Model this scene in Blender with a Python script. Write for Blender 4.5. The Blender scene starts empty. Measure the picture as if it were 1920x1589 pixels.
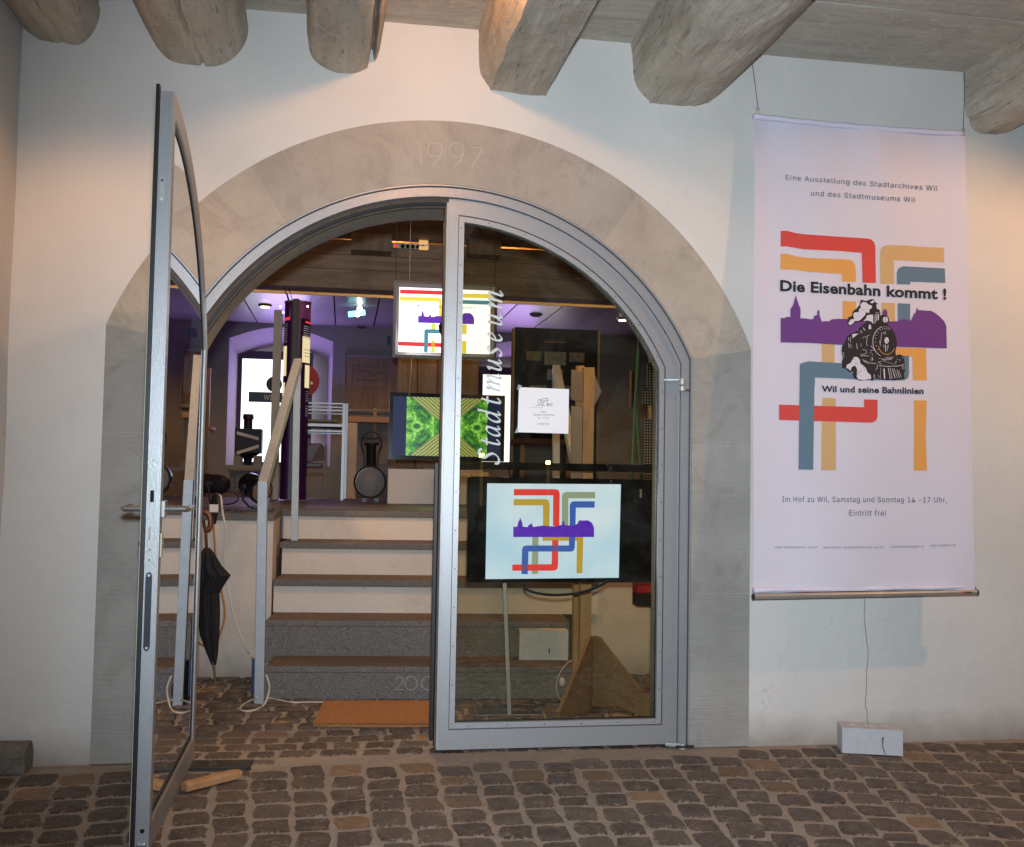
import bpy, bmesh, math, random
from mathutils import Vector, Matrix, noise
random.seed(7)
S = bpy.context.scene
COL = S.collection
PI = math.pi

# ------------------------------------------------------------------ camera
CP = Vector((0.0, -4.1, 1.1243))
FPX = 1908.27
PIT, ROL, YAW = 0.0486, 0.0173, 0.1628
fw = Vector((math.sin(YAW)*math.cos(PIT), math.cos(YAW)*math.cos(PIT), math.sin(PIT)))
r0 = Vector((math.cos(YAW), -math.sin(YAW), 0)); u0 = r0.cross(fw)
rt = r0*math.cos(ROL)+u0*math.sin(ROL); up = -r0*math.sin(ROL)+u0*math.cos(ROL)
cd = bpy.data.cameras.new('camera'); cam = bpy.data.objects.new('camera', cd); COL.objects.link(cam)
m = Matrix((rt, up, -fw)).transposed().to_4x4(); m.translation = CP
cam.matrix_world = m
cd.sensor_width = 36; cd.lens = 36*FPX/1920; cd.clip_start = 0.05; cd.clip_end = 500
S.camera = cam

# ------------------------------------------------------------------ world: night sky
w = bpy.data.worlds.new('World'); S.world = w; w.use_nodes = True
nt = w.node_tree; bg = nt.nodes['Background']
sky = nt.nodes.new('ShaderNodeTexSky'); sky.sky_type = 'NISHITA'; sky.sun_disc = False
sky.sun_elevation = math.radians(-2); sky.sun_rotation = math.radians(180)
nt.links.new(sky.outputs[0], bg.inputs[0]); bg.inputs[1].default_value = 0.05
S.view_settings.view_transform = 'Standard'; S.view_settings.look = 'None'
S.view_settings.exposure = 0.0; S.view_settings.gamma = 1.0
try:
    S.cycles.max_bounces = 8; S.cycles.transparent_max_bounces = 12; S.cycles.caustics_reflective = False
    S.cycles.sample_clamp_indirect = 4
except Exception: pass

def light(name, kind, loc, power, col, size=0.05, target=None, spot=None, blend=0.5, sy=None):
    d = bpy.data.lights.new(name, kind); d.energy = power; d.color = col
    o = bpy.data.objects.new(name, d); COL.objects.link(o); o.location = loc
    if kind == 'AREA':
        d.size = size
        if sy: d.shape = 'RECTANGLE'; d.size_y = sy
    else: d.shadow_soft_size = size
    if kind == 'SPOT': d.spot_size = math.radians(spot); d.spot_blend = blend
    if target is not None:
        o.rotation_euler = (Vector(target)-Vector(loc)).to_track_quat('-Z', 'Y').to_euler()
    return o
WARM = (1.0, 0.52, 0.22); COOL = (0.76, 0.89, 1.0)
# the photographer's flash, on the camera
light('camera_flash', 'SPOT', CP+up*0.12, 640, COOL, 0.035, CP+fw*4+up*0.0+rt*0.50, 90, 1.0)
# warm spots under the arcade ceiling: over the door, and to the right of the banner
light('arcade_lamp', 'POINT', (0.24, -1.10, 2.83), 24, (1.0, 0.46, 0.17), 0.03)
light('arcade_spot', 'SPOT', (3.60, -1.25, 2.72), 92, (1.0, 0.52, 0.22), 0.04, (2.1, 0, 0.75), 96, 0.55)
light('arcade_spot', 'SPOT', (-0.95, -0.93, 2.62), 17, (1.0, 0.52, 0.22), 0.05, (-0.98, -0.1, 0.9), 110, 0.6)

def at(x, y, Y):
    """world point on the vertical plane at distance Y seen along that sight line"""
    d = fw*FPX + rt*(x-960) - up*(y-794.5)
    return CP + d*((Y-CP.y)/d.y)
def gz(x, y, z=0.0):
    d = fw*FPX + rt*(x-960) - up*(y-794.5)
    return CP + d*((z-CP.z)/d.z)

# ------------------------------------------------------------------ materials
M = {}
def mat(name, col, rough=0.6, metal=0.0, var=0.0, vscale=6, bump=0.0, bscale=40, emit=None, es=1.0, spec=0.4, col2=None, stretch=None):
    m = bpy.data.materials.new(name); m.use_nodes = True; t = m.node_tree; n = t.nodes; L = t.links
    b = n['Principled BSDF']; b.inputs['Roughness'].default_value = rough; b.inputs['Metallic'].default_value = metal
    b.inputs['Specular IOR Level'].default_value = spec
    b.inputs['Base Color'].default_value = (*col, 1)
    if emit:
        b.inputs['Emission Color'].default_value = (*emit, 1); b.inputs['Emission Strength'].default_value = es
    tc = n.new('ShaderNodeTexCoord'); mp = n.new('ShaderNodeMapping'); L.new(tc.outputs['Object'], mp.inputs[0])
    if stretch: mp.inputs['Scale'].default_value = stretch
    if var:
        nz = n.new('ShaderNodeTexNoise'); nz.inputs['Scale'].default_value = vscale; nz.inputs['Detail'].default_value = 8; nz.inputs['Roughness'].default_value = 0.65
        L.new(mp.outputs[0], nz.inputs['Vector'])
        rp = n.new('ShaderNodeValToRGB'); L.new(nz.outputs[0], rp.inputs[0])
        c2 = col2 or tuple(min(1, c*(1+var)) for c in col)
        rp.color_ramp.elements[0].position = 0.3; rp.color_ramp.elements[1].position = 0.7
        rp.color_ramp.elements[0].color = (*[c*(1-var) for c in col], 1); rp.color_ramp.elements[1].color = (*c2, 1)
        L.new(rp.outputs[0], b.inputs['Base Color'])
    if bump:
        nb = n.new('ShaderNodeTexNoise'); nb.inputs['Scale'].default_value = bscale; nb.inputs['Detail'].default_value = 6
        L.new(mp.outputs[0], nb.inputs['Vector'])
        bp = n.new('ShaderNodeBump'); bp.inputs['Strength'].default_value = 1.0; bp.inputs['Distance'].default_value = bump
        L.new(nb.outputs[0], bp.inputs['Height']); L.new(bp.outputs[0], b.inputs['Normal'])
    M[name] = m; return m

def N(t, kind, **kw):
    n = t.nodes.new(kind)
    for k, v in kw.items():
        if k.startswith('i_'): n.inputs[int(k[2:])].default_value = v
        else: setattr(n, k, v)
    return n
def mth(t, op, a, b=None):
    n = t.nodes.new('ShaderNodeMath'); n.operation = op
    for i, v in enumerate((a, b)):
        if v is None: continue
        if isinstance(v, (int, float)): n.inputs[i].default_value = v
        else: t.links.new(v, n.inputs[i])
    return n.outputs[0]
def mixc(t, f, a, b):
    n = t.nodes.new('ShaderNodeMix'); n.data_type = 'RGBA'
    for i, v in ((0, f), (6, a), (7, b)):
        if isinstance(v, (int, float)): n.inputs[i].default_value = v
        elif isinstance(v, tuple): n.inputs[i].default_value = (*v, 1)
        else: t.links.new(v, n.inputs[i])
    return n.outputs[2]
def noise_out(t, vec, scale, detail=6, rough=0.6, dist=0.0):
    n = t.nodes.new('ShaderNodeTexNoise'); n.inputs['Scale'].default_value = scale; n.inputs['Detail'].default_value = detail
    n.inputs['Roughness'].default_value = rough; n.inputs['Distortion'].default_value = dist
    t.links.new(vec, n.inputs['Vector']); return n.outputs[0]
def ramp(t, v, stops):
    n = t.nodes.new('ShaderNodeValToRGB'); t.links.new(v, n.inputs[0]); e = n.color_ramp.elements
    while len(e) < len(stops): e.new(0.5)
    for i, (p, c) in enumerate(stops):
        e[i].position = p; e[i].color = (*c, 1) if isinstance(c, tuple) else (c, c, c, 1)
    return n.outputs[0]
def base(name, rough=0.8, spec=0.3):
    m = bpy.data.materials.new(name); m.use_nodes = True; t = m.node_tree; b = t.nodes['Principled BSDF']
    b.inputs['Roughness'].default_value = rough; b.inputs['Specular IOR Level'].default_value = spec
    tc = t.nodes.new('ShaderNodeTexCoord'); M[name] = m
    return t, b, tc.outputs['Object']
def setbump(t, b, h, dist):
    n = t.nodes.new('ShaderNodeBump'); n.inputs['Distance'].default_value = dist; t.links.new(h, n.inputs['Height']); t.links.new(n.outputs[0], b.inputs['Normal'])

# lime plaster: brushed, uneven, a few scuffs and damp tone low down
def plaster(name, c1, c2, scuff=True):
    t, b, o = base(name, 0.9, 0.15)
    big = noise_out(t, o, 1.3, 4, 0.5); fine = noise_out(t, o, 60, 4, 0.6); mid = noise_out(t, o, 7, 6, 0.6, 0.4)
    c = mixc(t, ramp(t, big, [(0.35, 0.0), (0.65, 1.0)]), c1, c2)
    sc = ramp(t, noise_out(t, o, 22, 8, 0.75, 1.2), [(0.66, 0.0), (0.74, 1.0)])
    msk = mth(t, 'MULTIPLY', sc, ramp(t, noise_out(t, o, 1.7, 3), [(0.46, 0.0), (0.62, 0.5)]))
    c = mixc(t, msk, c, (0.30, 0.27, 0.24))
    vr = t.nodes.new('ShaderNodeTexVoronoi'); vr.feature = 'DISTANCE_TO_EDGE'; vr.inputs['Scale'].default_value = 1.6
    ad = t.nodes.new('ShaderNodeVectorMath'); ad.operation = 'ADD'; t.links.new(o, ad.inputs[0]); nv = t.nodes.new('ShaderNodeTexNoise'); nv.inputs['Scale'].default_value = 2; nv.inputs['Detail'].default_value = 4; t.links.new(o, nv.inputs['Vector']); t.links.new(nv.outputs[1], ad.inputs[1]); t.links.new(ad.outputs[0], vr.inputs['Vector'])
    ck = mth(t, 'MULTIPLY', ramp(t, vr.outputs['Distance'], [(0.0, 1.0), (0.0035, 0.0)]), ramp(t, noise_out(t, o, 1.1, 2), [(0.58, 0.0), (0.68, 0.3)])); c = mixc(t, ck, c, (0.30, 0.28, 0.26))
    # grime just above the ground
    sx = t.nodes.new('ShaderNodeSeparateXYZ'); t.links.new(o, sx.inputs[0])
    low = mth(t, 'MULTIPLY', ramp(t, mth(t, 'ADD', sx.outputs[2], mth(t, 'MULTIPLY', mid, 0.12)), [(0.06, 1.0), (0.20, 0.0)]), 0.75)
    c = mixc(t, low, c, (0.27, 0.22, 0.18))
    t.links.new(c, b.inputs['Base Color'])
    h = mth(t, 'ADD', mth(t, 'MULTIPLY', mid, 1.0), mth(t, 'MULTIPLY', fine, 0.12)); setbump(t, b, h, 0.006)
plaster('plaster', (0.60, 0.575, 0.545), (0.67, 0.645, 0.61))
plaster('plaster_in', (0.47, 0.41, 0.36), (0.62, 0.55, 0.48))
t = M['plaster_in'].node_tree; o = t.nodes['Texture Coordinate'].outputs['Object']; bs = t.nodes['Principled BSDF']; c0 = bs.inputs['Base Color'].links[0].from_socket
t.links.new(mixc(t, ramp(t, noise_out(t, o, 9, 9, 0.8, 1.5), [(0.56, 0.0), (0.68, 0.35)]), c0, (0.25, 0.22, 0.20)), bs.inputs['Base Color'])

# sandstone with tooling lines: level on the jambs, radial round the arch
def stone(name, radial):
    t, b, o = base(name, 0.9, 0.15); k1, k2 = ((0.38, 0.325, 0.265), (0.50, 0.435, 0.36)) if radial else ((0.31, 0.29, 0.265), (0.42, 0.395, 0.36))
    sx = t.nodes.new('ShaderNodeSeparateXYZ'); t.links.new(o, sx.inputs[0])
    wob = mth(t, 'MULTIPLY', noise_out(t, o, 5, 3), 0.03)
    if radial:
        a = mth(t, 'ARCTAN2', mth(t, 'SUBTRACT', sx.outputs[2], 1.15), sx.outputs[0]); u = mth(t, 'MULTIPLY', a, 1.28)
    else: u = sx.outputs[2]
    u = mth(t, 'ADD', u, wob)
    cb = t.nodes.new('ShaderNodeCombineXYZ'); t.links.new(mth(t, 'MULTIPLY', u, 150.0), cb.inputs[0])
    if radial: t.links.new(mth(t, 'MULTIPLY', mth(t, 'POWER', mth(t, 'ADD', mth(t, 'MULTIPLY', sx.outputs[0], sx.outputs[0]), mth(t, 'POWER', mth(t, 'SUBTRACT', sx.outputs[2], 1.15), 2.0)), 0.5), 7.0), cb.inputs[1])
    else: t.links.new(mth(t, 'MULTIPLY', sx.outputs[0], 6.0), cb.inputs[1])
    lines = noise_out(t, cb.outputs[0], 1.0, 3, 0.5)
    gr = noise_out(t, o, 90, 4, 0.7); big = noise_out(t, o, 2.2, 5, 0.6)
    c = mixc(t, ramp(t, big, [(0.35, 0.0), (0.65, 1.0)]), k1, k2)
    c = mixc(t, ramp(t, lines, [(0.62, 0.0), (0.75, 0.55)]), c, (0.43, 0.39, 0.33))
    c = mixc(t, ramp(t, gr, [(0.60, 0.0), (0.72, 0.25)]), c, (0.16, 0.15, 0.14))
    oi = t.nodes.new('ShaderNodeObjectInfo'); c = mixc(t, mth(t, 'MULTIPLY', oi.outputs['Random'], 0.5), c, (0.24, 0.235, 0.225)); st = ramp(t, noise_out(t, o, 5, 7, 0.7, 1.0), [(0.52, 0.0), (0.66, 0.35)]); c = mixc(t, st, c, (0.20, 0.175, 0.15))
    t.links.new(c, b.inputs['Base Color'])
    setbump(t, b, mth(t, 'ADD', lines, mth(t, 'MULTIPLY', gr, 0.5)), 0.0035)
stone('stone_jamb', False); stone('stone_arch', True)

# cobbles: brown porphyry with mortar smeared on, a few tan ones
for cn in ('cobble', 'cobble_far'):
    t, b, o = base(cn, 0.6, 0.45)
    oi = t.nodes.new('ShaderNodeObjectInfo'); geo = t.nodes.new('ShaderNodeNewGeometry')
    gp = geo.outputs['Position']
    rnd = oi.outputs['Random'] if cn == 'cobble' else ramp(t, noise_out(t, gp, 6.5, 0), [(0.3, 0.0), (0.7, 1.0)])
    n1 = noise_out(t, gp, 26, 8, 0.75, 0.5); n2 = noise_out(t, gp, 75, 6, 0.8, 0.8); n3 = noise_out(t, gp, 9, 4)
    c = ramp(t, rnd, [(0.0, (0.048, 0.036, 0.032)), (0.35, (0.072, 0.053, 0.044)), (0.62, (0.092, 0.068, 0.055)), (0.90, (0.115, 0.086, 0.068)), (0.955, (0.17, 0.10, 0.05)), (0.99, (0.30, 0.19, 0.10))])
    c = mixc(t, ramp(t, n1, [(0.42, 0.0), (0.62, 0.6)]), c, (0.16, 0.115, 0.085))
    sm = mth(t, 'MULTIPLY', ramp(t, n2, [(0.50, 0.0), (0.62, 1.0)]), ramp(t, n3, [(0.42, 0.0), (0.62, 0.8)]))
    c = mixc(t, sm, c, (0.36, 0.30, 0.245))
    tcn = t.nodes.new('ShaderNodeTexCoord'); sxx = t.nodes.new('ShaderNodeSeparateXYZ'); t.links.new(tcn.outputs['Object'], sxx.inputs[0])
    edge = mth(t, 'MAXIMUM', mth(t, 'ABSOLUTE', sxx.outputs[0]), mth(t, 'ABSOLUTE', sxx.outputs[1]))
    em = mth(t, 'ADD', mth(t, 'MULTIPLY', edge, 2.0), mth(t, 'MULTIPLY', mth(t, 'SUBTRACT', n2, 0.5), 1.5))
    c = c if cn != 'cobble' else mixc(t, ramp(t, em, [(0.95, 0.0), (1.08, 0.8)]), c, (0.36, 0.30, 0.245))
    t.links.new(c, b.inputs['Base Color'])
    setbump(t, b, mth(t, 'ADD', mth(t, 'MULTIPLY', n1, 1.0), mth(t, 'MULTIPLY', n2, 0.45)), 0.010)
t, b, o = base('mortar', 0.95, 0.1)
n1 = noise_out(t, o, 12, 6); n2 = noise_out(t, o, 240, 3, 0.8)
c = mixc(t, n1, (0.28, 0.235, 0.195), (0.43, 0.365, 0.305)); c = mixc(t, ramp(t, n2, [(0.56, 0.0), (0.66, 0.7)]), c, (0.13, 0.105, 0.09)); c = mixc(t, ramp(t, noise_out(t, o, 130, 4, 0.8), [(0.55, 0.0), (0.65, 0.5)]), c, (0.55, 0.48, 0.41))
t.links.new(c, b.inputs['Base Color']); setbump(t, b, mth(t, 'ADD', mth(t, 'MULTIPLY', n1, 2.0), mth(t, 'MULTIPLY', n2, 0.6)), 0.006)

# old limewashed timber
def timber(name, c1, c2, ax, crack=0.6, bd=0.014, flake=False):
    t, b, o = base(name, 0.85, 0.15)
    mp = t.nodes.new('ShaderNodeMapping'); mp.inputs['Scale'].default_value = (0.12 if ax == 0 else 1, 0.12 if ax == 1 else 1, 0.12 if ax == 2 else 1); t.links.new(o, mp.inputs[0]); v = mp.outputs[0]
    n1 = noise_out(t, v, 14, 8, 0.65, 0.6); n2 = noise_out(t, v, 60, 5, 0.7); n3 = noise_out(t, o, 4, 5); n4 = noise_out(t, o, 38, 5, 0.7)
    c = mixc(t, ramp(t, n1, [(0.35, 0.0), (0.65, 1.0)]), c1, c2)
    c = mixc(t, mth(t, 'MULTIPLY', ramp(t, n2, [(0.60, 0.0), (0.68, 1.0)]), crack), c, tuple(x*0.28 for x in c1))
    c = mixc(t, mth(t, 'MULTIPLY', ramp(t, n3, [(0.5, 0.0), (0.7, 1.0)]), 0.35), c, tuple(x*0.6 for x in c1))
    c = mixc(t, mth(t, 'MULTIPLY', ramp(t, n4, [(0.70, 0.0), (0.74, 1.0)]), 0.6), c, (0.05, 0.04, 0.03))
    if flake:
        fk = ramp(t, noise_out(t, o, 16, 8, 0.75, 1.0), [(0.53, 0.0), (0.60, 0.6)]); c = mixc(t, fk, c, (0.60, 0.545, 0.46)); dk = ramp(t, noise_out(t, o, 70, 4, 0.7), [(0.66, 0.0), (0.71, 0.8)]); c = mixc(t, dk, c, (0.10, 0.075, 0.055))
    t.links.new(c, b.inputs['Base Color'])
    setbump(t, b, mth(t, 'ADD', n1, mth(t, 'MULTIPLY', mth(t, 'ADD', n2, n4), 0.4)), bd)
timber('beam_wood', (0.42, 0.365, 0.29), (0.60, 0.535, 0.44), 1, 0.75, 0.012, True)
timber('plank_wood', (0.42, 0.38, 0.32), (0.55, 0.50, 0.425), 0, 0.3, 0.005, True)
timber('brown_beam', (0.26, 0.175, 0.12), (0.42, 0.30, 0.22), 0, 0.5)
timber('brown_panel', (0.22, 0.15, 0.105), (0.32, 0.23, 0.165), 2, 0.5)
timber('light_wood', (0.42, 0.25, 0.13), (0.50, 0.32, 0.18), 2, 0.2)
timber('mdf', (0.22, 0.13, 0.07), (0.27, 0.17, 0.095), 0, 0.1)

mat('steel_paint', (0.36, 0.36, 0.37), 0.40, 0.5, 0.07, 90, 0.0006, 320)
mat('steel_bead', (0.40, 0.40, 0.41), 0.38, 0.45, 0.05, 60, 0.0004, 300)
mat('rail_paint', (0.33, 0.35, 0.37), 0.5, 0.2, 0.10, 25, 0.0006, 200)
mat('rubber', (0.012, 0.012, 0.014), 0.45)
mat('brown_metal', (0.10, 0.065, 0.045), 0.6, 0.3, 0.3, 20)
mat('grime', (0.07, 0.055, 0.045), 0.8, 0, 0.3, 30)
mat('zinc', (0.40, 0.42, 0.41), 0.4, 0.35, 0.10, 14, 0.0006, 120)
mat('chrome', (0.52, 0.50, 0.48), 0.25, 0.9)
mat('dark_bolt', (0.035, 0.036, 0.042), 0.4, 0.3)
mat('hole', (0.008, 0.007, 0.006), 0.9)
mat('cream_plastic', (0.55, 0.52, 0.36), 0.5)
mat('granite', (0.115, 0.100, 0.092), 0.7, 0, 0.6, 150, 0.003, 120, col2=(0.26, 0.23, 0.21))
mat('granite_dark', (0.12, 0.085, 0.062), 0.75, 0, 0.3, 30, 0.003, 90)
mat('step_slab', (0.13, 0.118, 0.112), 0.8, 0, 0.3, 90, 0.003, 120)
mat('cut_stone', (0.43, 0.39, 0.33), 0.8)
mat('floor_in', (0.14, 0.105, 0.085), 0.5, 0, 0.25, 8, 0.002, 60)
mat('coir', (0.42, 0.19, 0.07), 1.0, 0, 0.25, 60, 0.008, 260)
mat('white_block', (0.50, 0.50, 0.53), 0.9, 0, 0.08, 30, 0.002, 160)
mat('old_stone', (0.17, 0.155, 0.13), 0.85, 0, 0.3, 20, 0.01, 40)
mat('iron_plate', (0.045, 0.035, 0.032), 0.5, 0.4, 0.3, 40)
mat('wedge_wood', (0.42, 0.22, 0.10), 0.7, 0, 0.25, 30, 0.003, 60)
mat('black_plastic', (0.010, 0.010, 0.012), 0.3)
mat('black_gloss', (0.012, 0.010, 0.012), 0.12)
mat('alu', (0.42, 0.42, 0.43), 0.4, 0.3)
mat('white_paint', (0.62, 0.56, 0.50), 0.6, 0, 0.04, 10)
mat('grey_panel', (0.23, 0.215, 0.205), 0.7, 0, 0.08, 12)
mat('grey_plate', (0.16, 0.15, 0.15), 0.6, 0, 0.08, 20)
mat('beige_board', (0.50, 0.42, 0.34), 0.7, 0, 0.06, 10)
mat('chair_shell', (0.16, 0.06, 0.03), 0.4)
mat('chair_frame', (0.36, 0.20, 0.11), 0.5)
mat('red_disc', (0.20, 0.008, 0.012), 0.5)
mat('sign_blue', (0.010, 0.028, 0.075), 0.4)
mat('sign_white', (0.60, 0.58, 0.56), 0.5)
mat('dark_iron', (0.014, 0.010, 0.016), 0.45, 0.2)
mat('board_dark', (0.020, 0.011, 0.008), 0.5, 0, 0.15, 8)
mat('board_edge', (0.50, 0.33, 0.17), 0.6, 0, 0.1, 20)
mat('umbrella_cloth', (0.012, 0.010, 0.014), 0.75, 0, 0.3, 25, 0.004, 60)
mat('umbrella_wood', (0.14, 0.045, 0.02), 0.3)
mat('brass', (0.35, 0.24, 0.12), 0.35, 0.7)
mat('cable_white', (0.60, 0.54, 0.44), 0.5); mat('cable_orange', (0.42, 0.19, 0.05), 0.5); mat('cable_black', (0.012, 0.012, 0.012), 0.4)
mat('white_plastic', (0.62, 0.57, 0.52), 0.4)
mat('cloth_white', (0.65, 0.61, 0.69), 0.9, 0, 0.015, 5, 0.0008, 900)
mat('cloth_hem', (0.70, 0.66, 0.78), 0.9, 0, 0.03, 20, 0.001, 500)
mat('tube_alu', (0.52, 0.47, 0.42), 0.35, 0.6, 0.12, 12)
mat('wire', (0.10, 0.085, 0.07), 0.6); mat('twine', (0.25, 0.23, 0.21), 0.8)
mat('print_black', (0.022, 0.018, 0.020), 0.8); mat('print_grey', (0.025, 0.028, 0.028), 0.8)
mat('print_red', (0.62, 0.065, 0.055), 0.85); mat('print_orange', (0.70, 0.33, 0.085), 0.85); mat('print_tan', (0.58, 0.37, 0.17), 0.85)
mat('print_blue', (0.115, 0.185, 0.25), 0.85); mat('print_purple', (0.145, 0.045, 0.215), 0.85)
mat('paper', (0.86, 0.86, 0.88), 0.85, 0, 0.02, 8); mat('ink', (0.16, 0.16, 0.17), 0.8); mat('tape', (0.35, 0.38, 0.45), 0.25)
mat('glass_letters', (0.56, 0.62, 0.62), 0.55)
mat('purple_wall', (0.42, 0.36, 0.44), 0.85, 0, 0.05, 4, 0.01, 8)
mat('ceiling_panel', (0.42, 0.38, 0.46), 0.3, 0.25, 0.04, 6)
mat('perforated', (0.03, 0.03, 0.03), 0.5)
mat('green_steel', (0.10, 0.22, 0.10), 0.4, 0.2); mat('red_cloth', (0.35, 0.01, 0.015), 0.7); mat('cellar_brown', (0.10, 0.06, 0.045), 0.8, 0, 0.3, 5)
mat('photo_paper', (0.42, 0.33, 0.24), 0.5, 0, 0.5, 30, col2=(0.50, 0.42, 0.33)); mat('photo_red', (0.35, 0.12, 0.07), 0.5, 0, 0.6, 40, col2=(0.5, 0.42, 0.33)); mat('photo_yellow', (0.30, 0.22, 0.08), 0.5, 0, 0.4, 30)
mat('column_purple', (0.045, 0.008, 0.06), 0.35); mat('column_black', (0.012, 0.008, 0.012), 0.4)
mat('night_ground', (0.06, 0.05, 0.045), 0.9, 0, 0.3, 2)
mat('facade', (0.25, 0.22, 0.18), 0.9, 0, 0.2, 1)
def emi(name, col, s):
    m = mat(name, (0.02, 0.02, 0.02), 0.5, emit=col, es=s); return m
emi('e_white', (1, 1, 1), 1.6); emi('e_window', (0.93, 0.95, 1.0), 1.9); emi('e_lamp', (1, 0.93, 0.75), 9); emi('e_teal', (0.25, 0.85, 0.85), 2.5)
emi('e_red', (0.95, 0.035, 0.03), 0.9); emi('e_yellow', (1, 0.80, 0.06), 1.0); emi('e_lemon', (0.80, 0.95, 0.12), 0.9); emi('e_steel', (0.07, 0.28, 0.36), 1.0)
emi('e_violet', (0.13, 0.025, 0.47), 1.0); emi('e_text', (0.03, 0.10, 0.09), 1.0); emi('e_gold', (0.62, 0.42, 0.03), 0.9); emi('e_sage', (0.33, 0.42, 0.30), 0.95)
emi('e_blue', (0.03, 0.12, 0.62), 0.95); emi('e_purpleblue', (0.095, 0.0, 0.62), 1.0); emi('e_navy', (0.003, 0.012, 0.06), 1.0)
emi('e_mix', (0.18, 0.09, 0.35), 0.9); emi('e_photo', (1.0, 0.82, 0.45), 0.85); emi('e_colpur', (0.10, 0.012, 0.06), 0.8); emi('e_redled', (1, 0.03, 0.01), 1.5); emi('e_globe', (1.0, 0.85, 0.35), 40); emi('e_pole', (0.9, 0.62, 0.12), 0.5); emi('e_strip', (1.0, 0.55, 0.2), 0.8)
# tv screen: faint vertical wash of the panel's backlight picture
t, b, o = base('e_screen', 0.2); b.inputs['Base Color'].default_value = (0.01, 0.01, 0.01, 1)
c = ramp(t, noise_out(t, o, 2.2, 2), [(0.35, (0.52, 0.82, 1.15)), (0.6, (0.80, 0.98, 1.20))]); t.links.new(c, b.inputs['Emission Color']); b.inputs['Emission Strength'].default_value = 1.0
# kaleidoscope picture on the upper monitor, mirrored about its centre line
t, b, o = base('e_kaleido', 0.3); b.inputs['Base Color'].default_value = (0.01, 0.01, 0.01, 1)
sx = t.nodes.new('ShaderNodeSeparateXYZ'); t.links.new(o, sx.inputs[0])
ax_ = mth(t, 'ABSOLUTE', sx.outputs[0]); az_ = mth(t, 'ABSOLUTE', sx.outputs[2])
cb = t.nodes.new('ShaderNodeCombineXYZ'); t.links.new(ax_, cb.inputs[0]); t.links.new(az_, cb.inputs[2])
nk = noise_out(t, cb.outputs[0], 14, 6, 0.65, 1.5)
green = ramp(t, nk, [(0.34, (0.005, 0.03, 0.02)), (0.46, (0.02, 0.16, 0.02)), (0.56, (0.12, 0.45, 0.02)), (0.70, (0.45, 0.75, 0.18))])
rad = mth(t, 'SUBTRACT', az_, mth(t, 'ADD', mth(t, 'MULTIPLY', mth(t, 'POWER', ax_, 1.15), 0.92), 0.006))
rr = mth(t, 'ADD', rad, mth(t, 'MULTIPLY', mth(t, 'SUBTRACT', noise_out(t, cb.outputs[0], 5, 2), 0.5), 0.02))
fan = mth(t, 'MULTIPLY', mth(t, 'ADD', mth(t, 'SINE', mth(t, 'MULTIPLY', mth(t, 'ADD', rr, mth(t, 'MULTIPLY', noise_out(t, cb.outputs[0], 9, 3), 0.03)), 230.0)), 1.0), 0.5)
gold = ramp(t, fan, [(0.1, (0.16, 0.15, 0.03)), (0.5, (0.22, 0.24, 0.05)), (0.8, (0.24, 0.38, 0.07)), (0.98, (0.45, 0.45, 0.18))])
msk = ramp(t, rr, [(0.0, 0.0), (0.006, 1.0)])
c = mixc(t, msk, green, gold); t.links.new(c, b.inputs['Emission Color']); b.inputs['Emission Strength'].default_value = 1.1
# perforated steel: round holes
t, b, o = base('perf', 0.5)
vo = t.nodes.new('ShaderNodeTexVoronoi'); vo.inputs['Scale'].default_value = 55; vo.inputs['Randomness'].default_value = 0.0; t.links.new(o, vo.inputs['Vector'])
c = ramp(t, vo.outputs['Distance'], [(0.28, (0.35, 0.34, 0.32)), (0.33, (0.012, 0.012, 0.012))]); t.links.new(c, b.inputs['Base Color'])
def glass(name, tint, refl=1.0):
    m = bpy.data.materials.new(name); m.use_nodes = True; t = m.node_tree; n = t.nodes; n.remove(n['Principled BSDF'])
    tr = n.new('ShaderNodeBsdfTransparent'); tr.inputs[0].default_value = (*tint, 1)
    gl = n.new('ShaderNodeBsdfGlossy'); gl.inputs['Roughness'].default_value = 0.0; gl.inputs[0].default_value = (0.95, 0.97, 1, 1)
    fr = n.new('ShaderNodeFresnel'); fr.inputs[0].default_value = 1.5
    mx = n.new('ShaderNodeMixShader'); t.links.new(mth(t, 'MULTIPLY', fr.outputs[0], refl), mx.inputs[0]); t.links.new(tr.outputs[0], mx.inputs[1]); t.links.new(gl.outputs[0], mx.inputs[2])
    df = n.new('ShaderNodeBsdfDiffuse'); df.inputs[0].default_value = (0.6, 0.6, 0.58, 1); tc = n.new('ShaderNodeTexCoord')
    sm_ = ramp(t, noise_out(t, tc.outputs['Object'], 5, 8, 0.75, 1.0), [(0.45, 0.0), (0.72, 0.022)]); sp_ = ramp(t, noise_out(t, tc.outputs['Object'], 160, 2, 0.5), [(0.74, 0.0), (0.78, 0.25)])
    m2 = n.new('ShaderNodeMixShader'); t.links.new(mth(t, 'ADD', sm_, sp_), m2.inputs[0]); t.links.new(mx.outputs[0], m2.inputs[1]); t.links.new(df.outputs[0], m2.inputs[2])
    t.links.new(m2.outputs[0], n['Material Output'].inputs[0]); M[name] = m
glass('glass', (0.90, 0.885, 0.80)); glass('glass_clear', (0.93, 0.96, 0.94))

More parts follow.
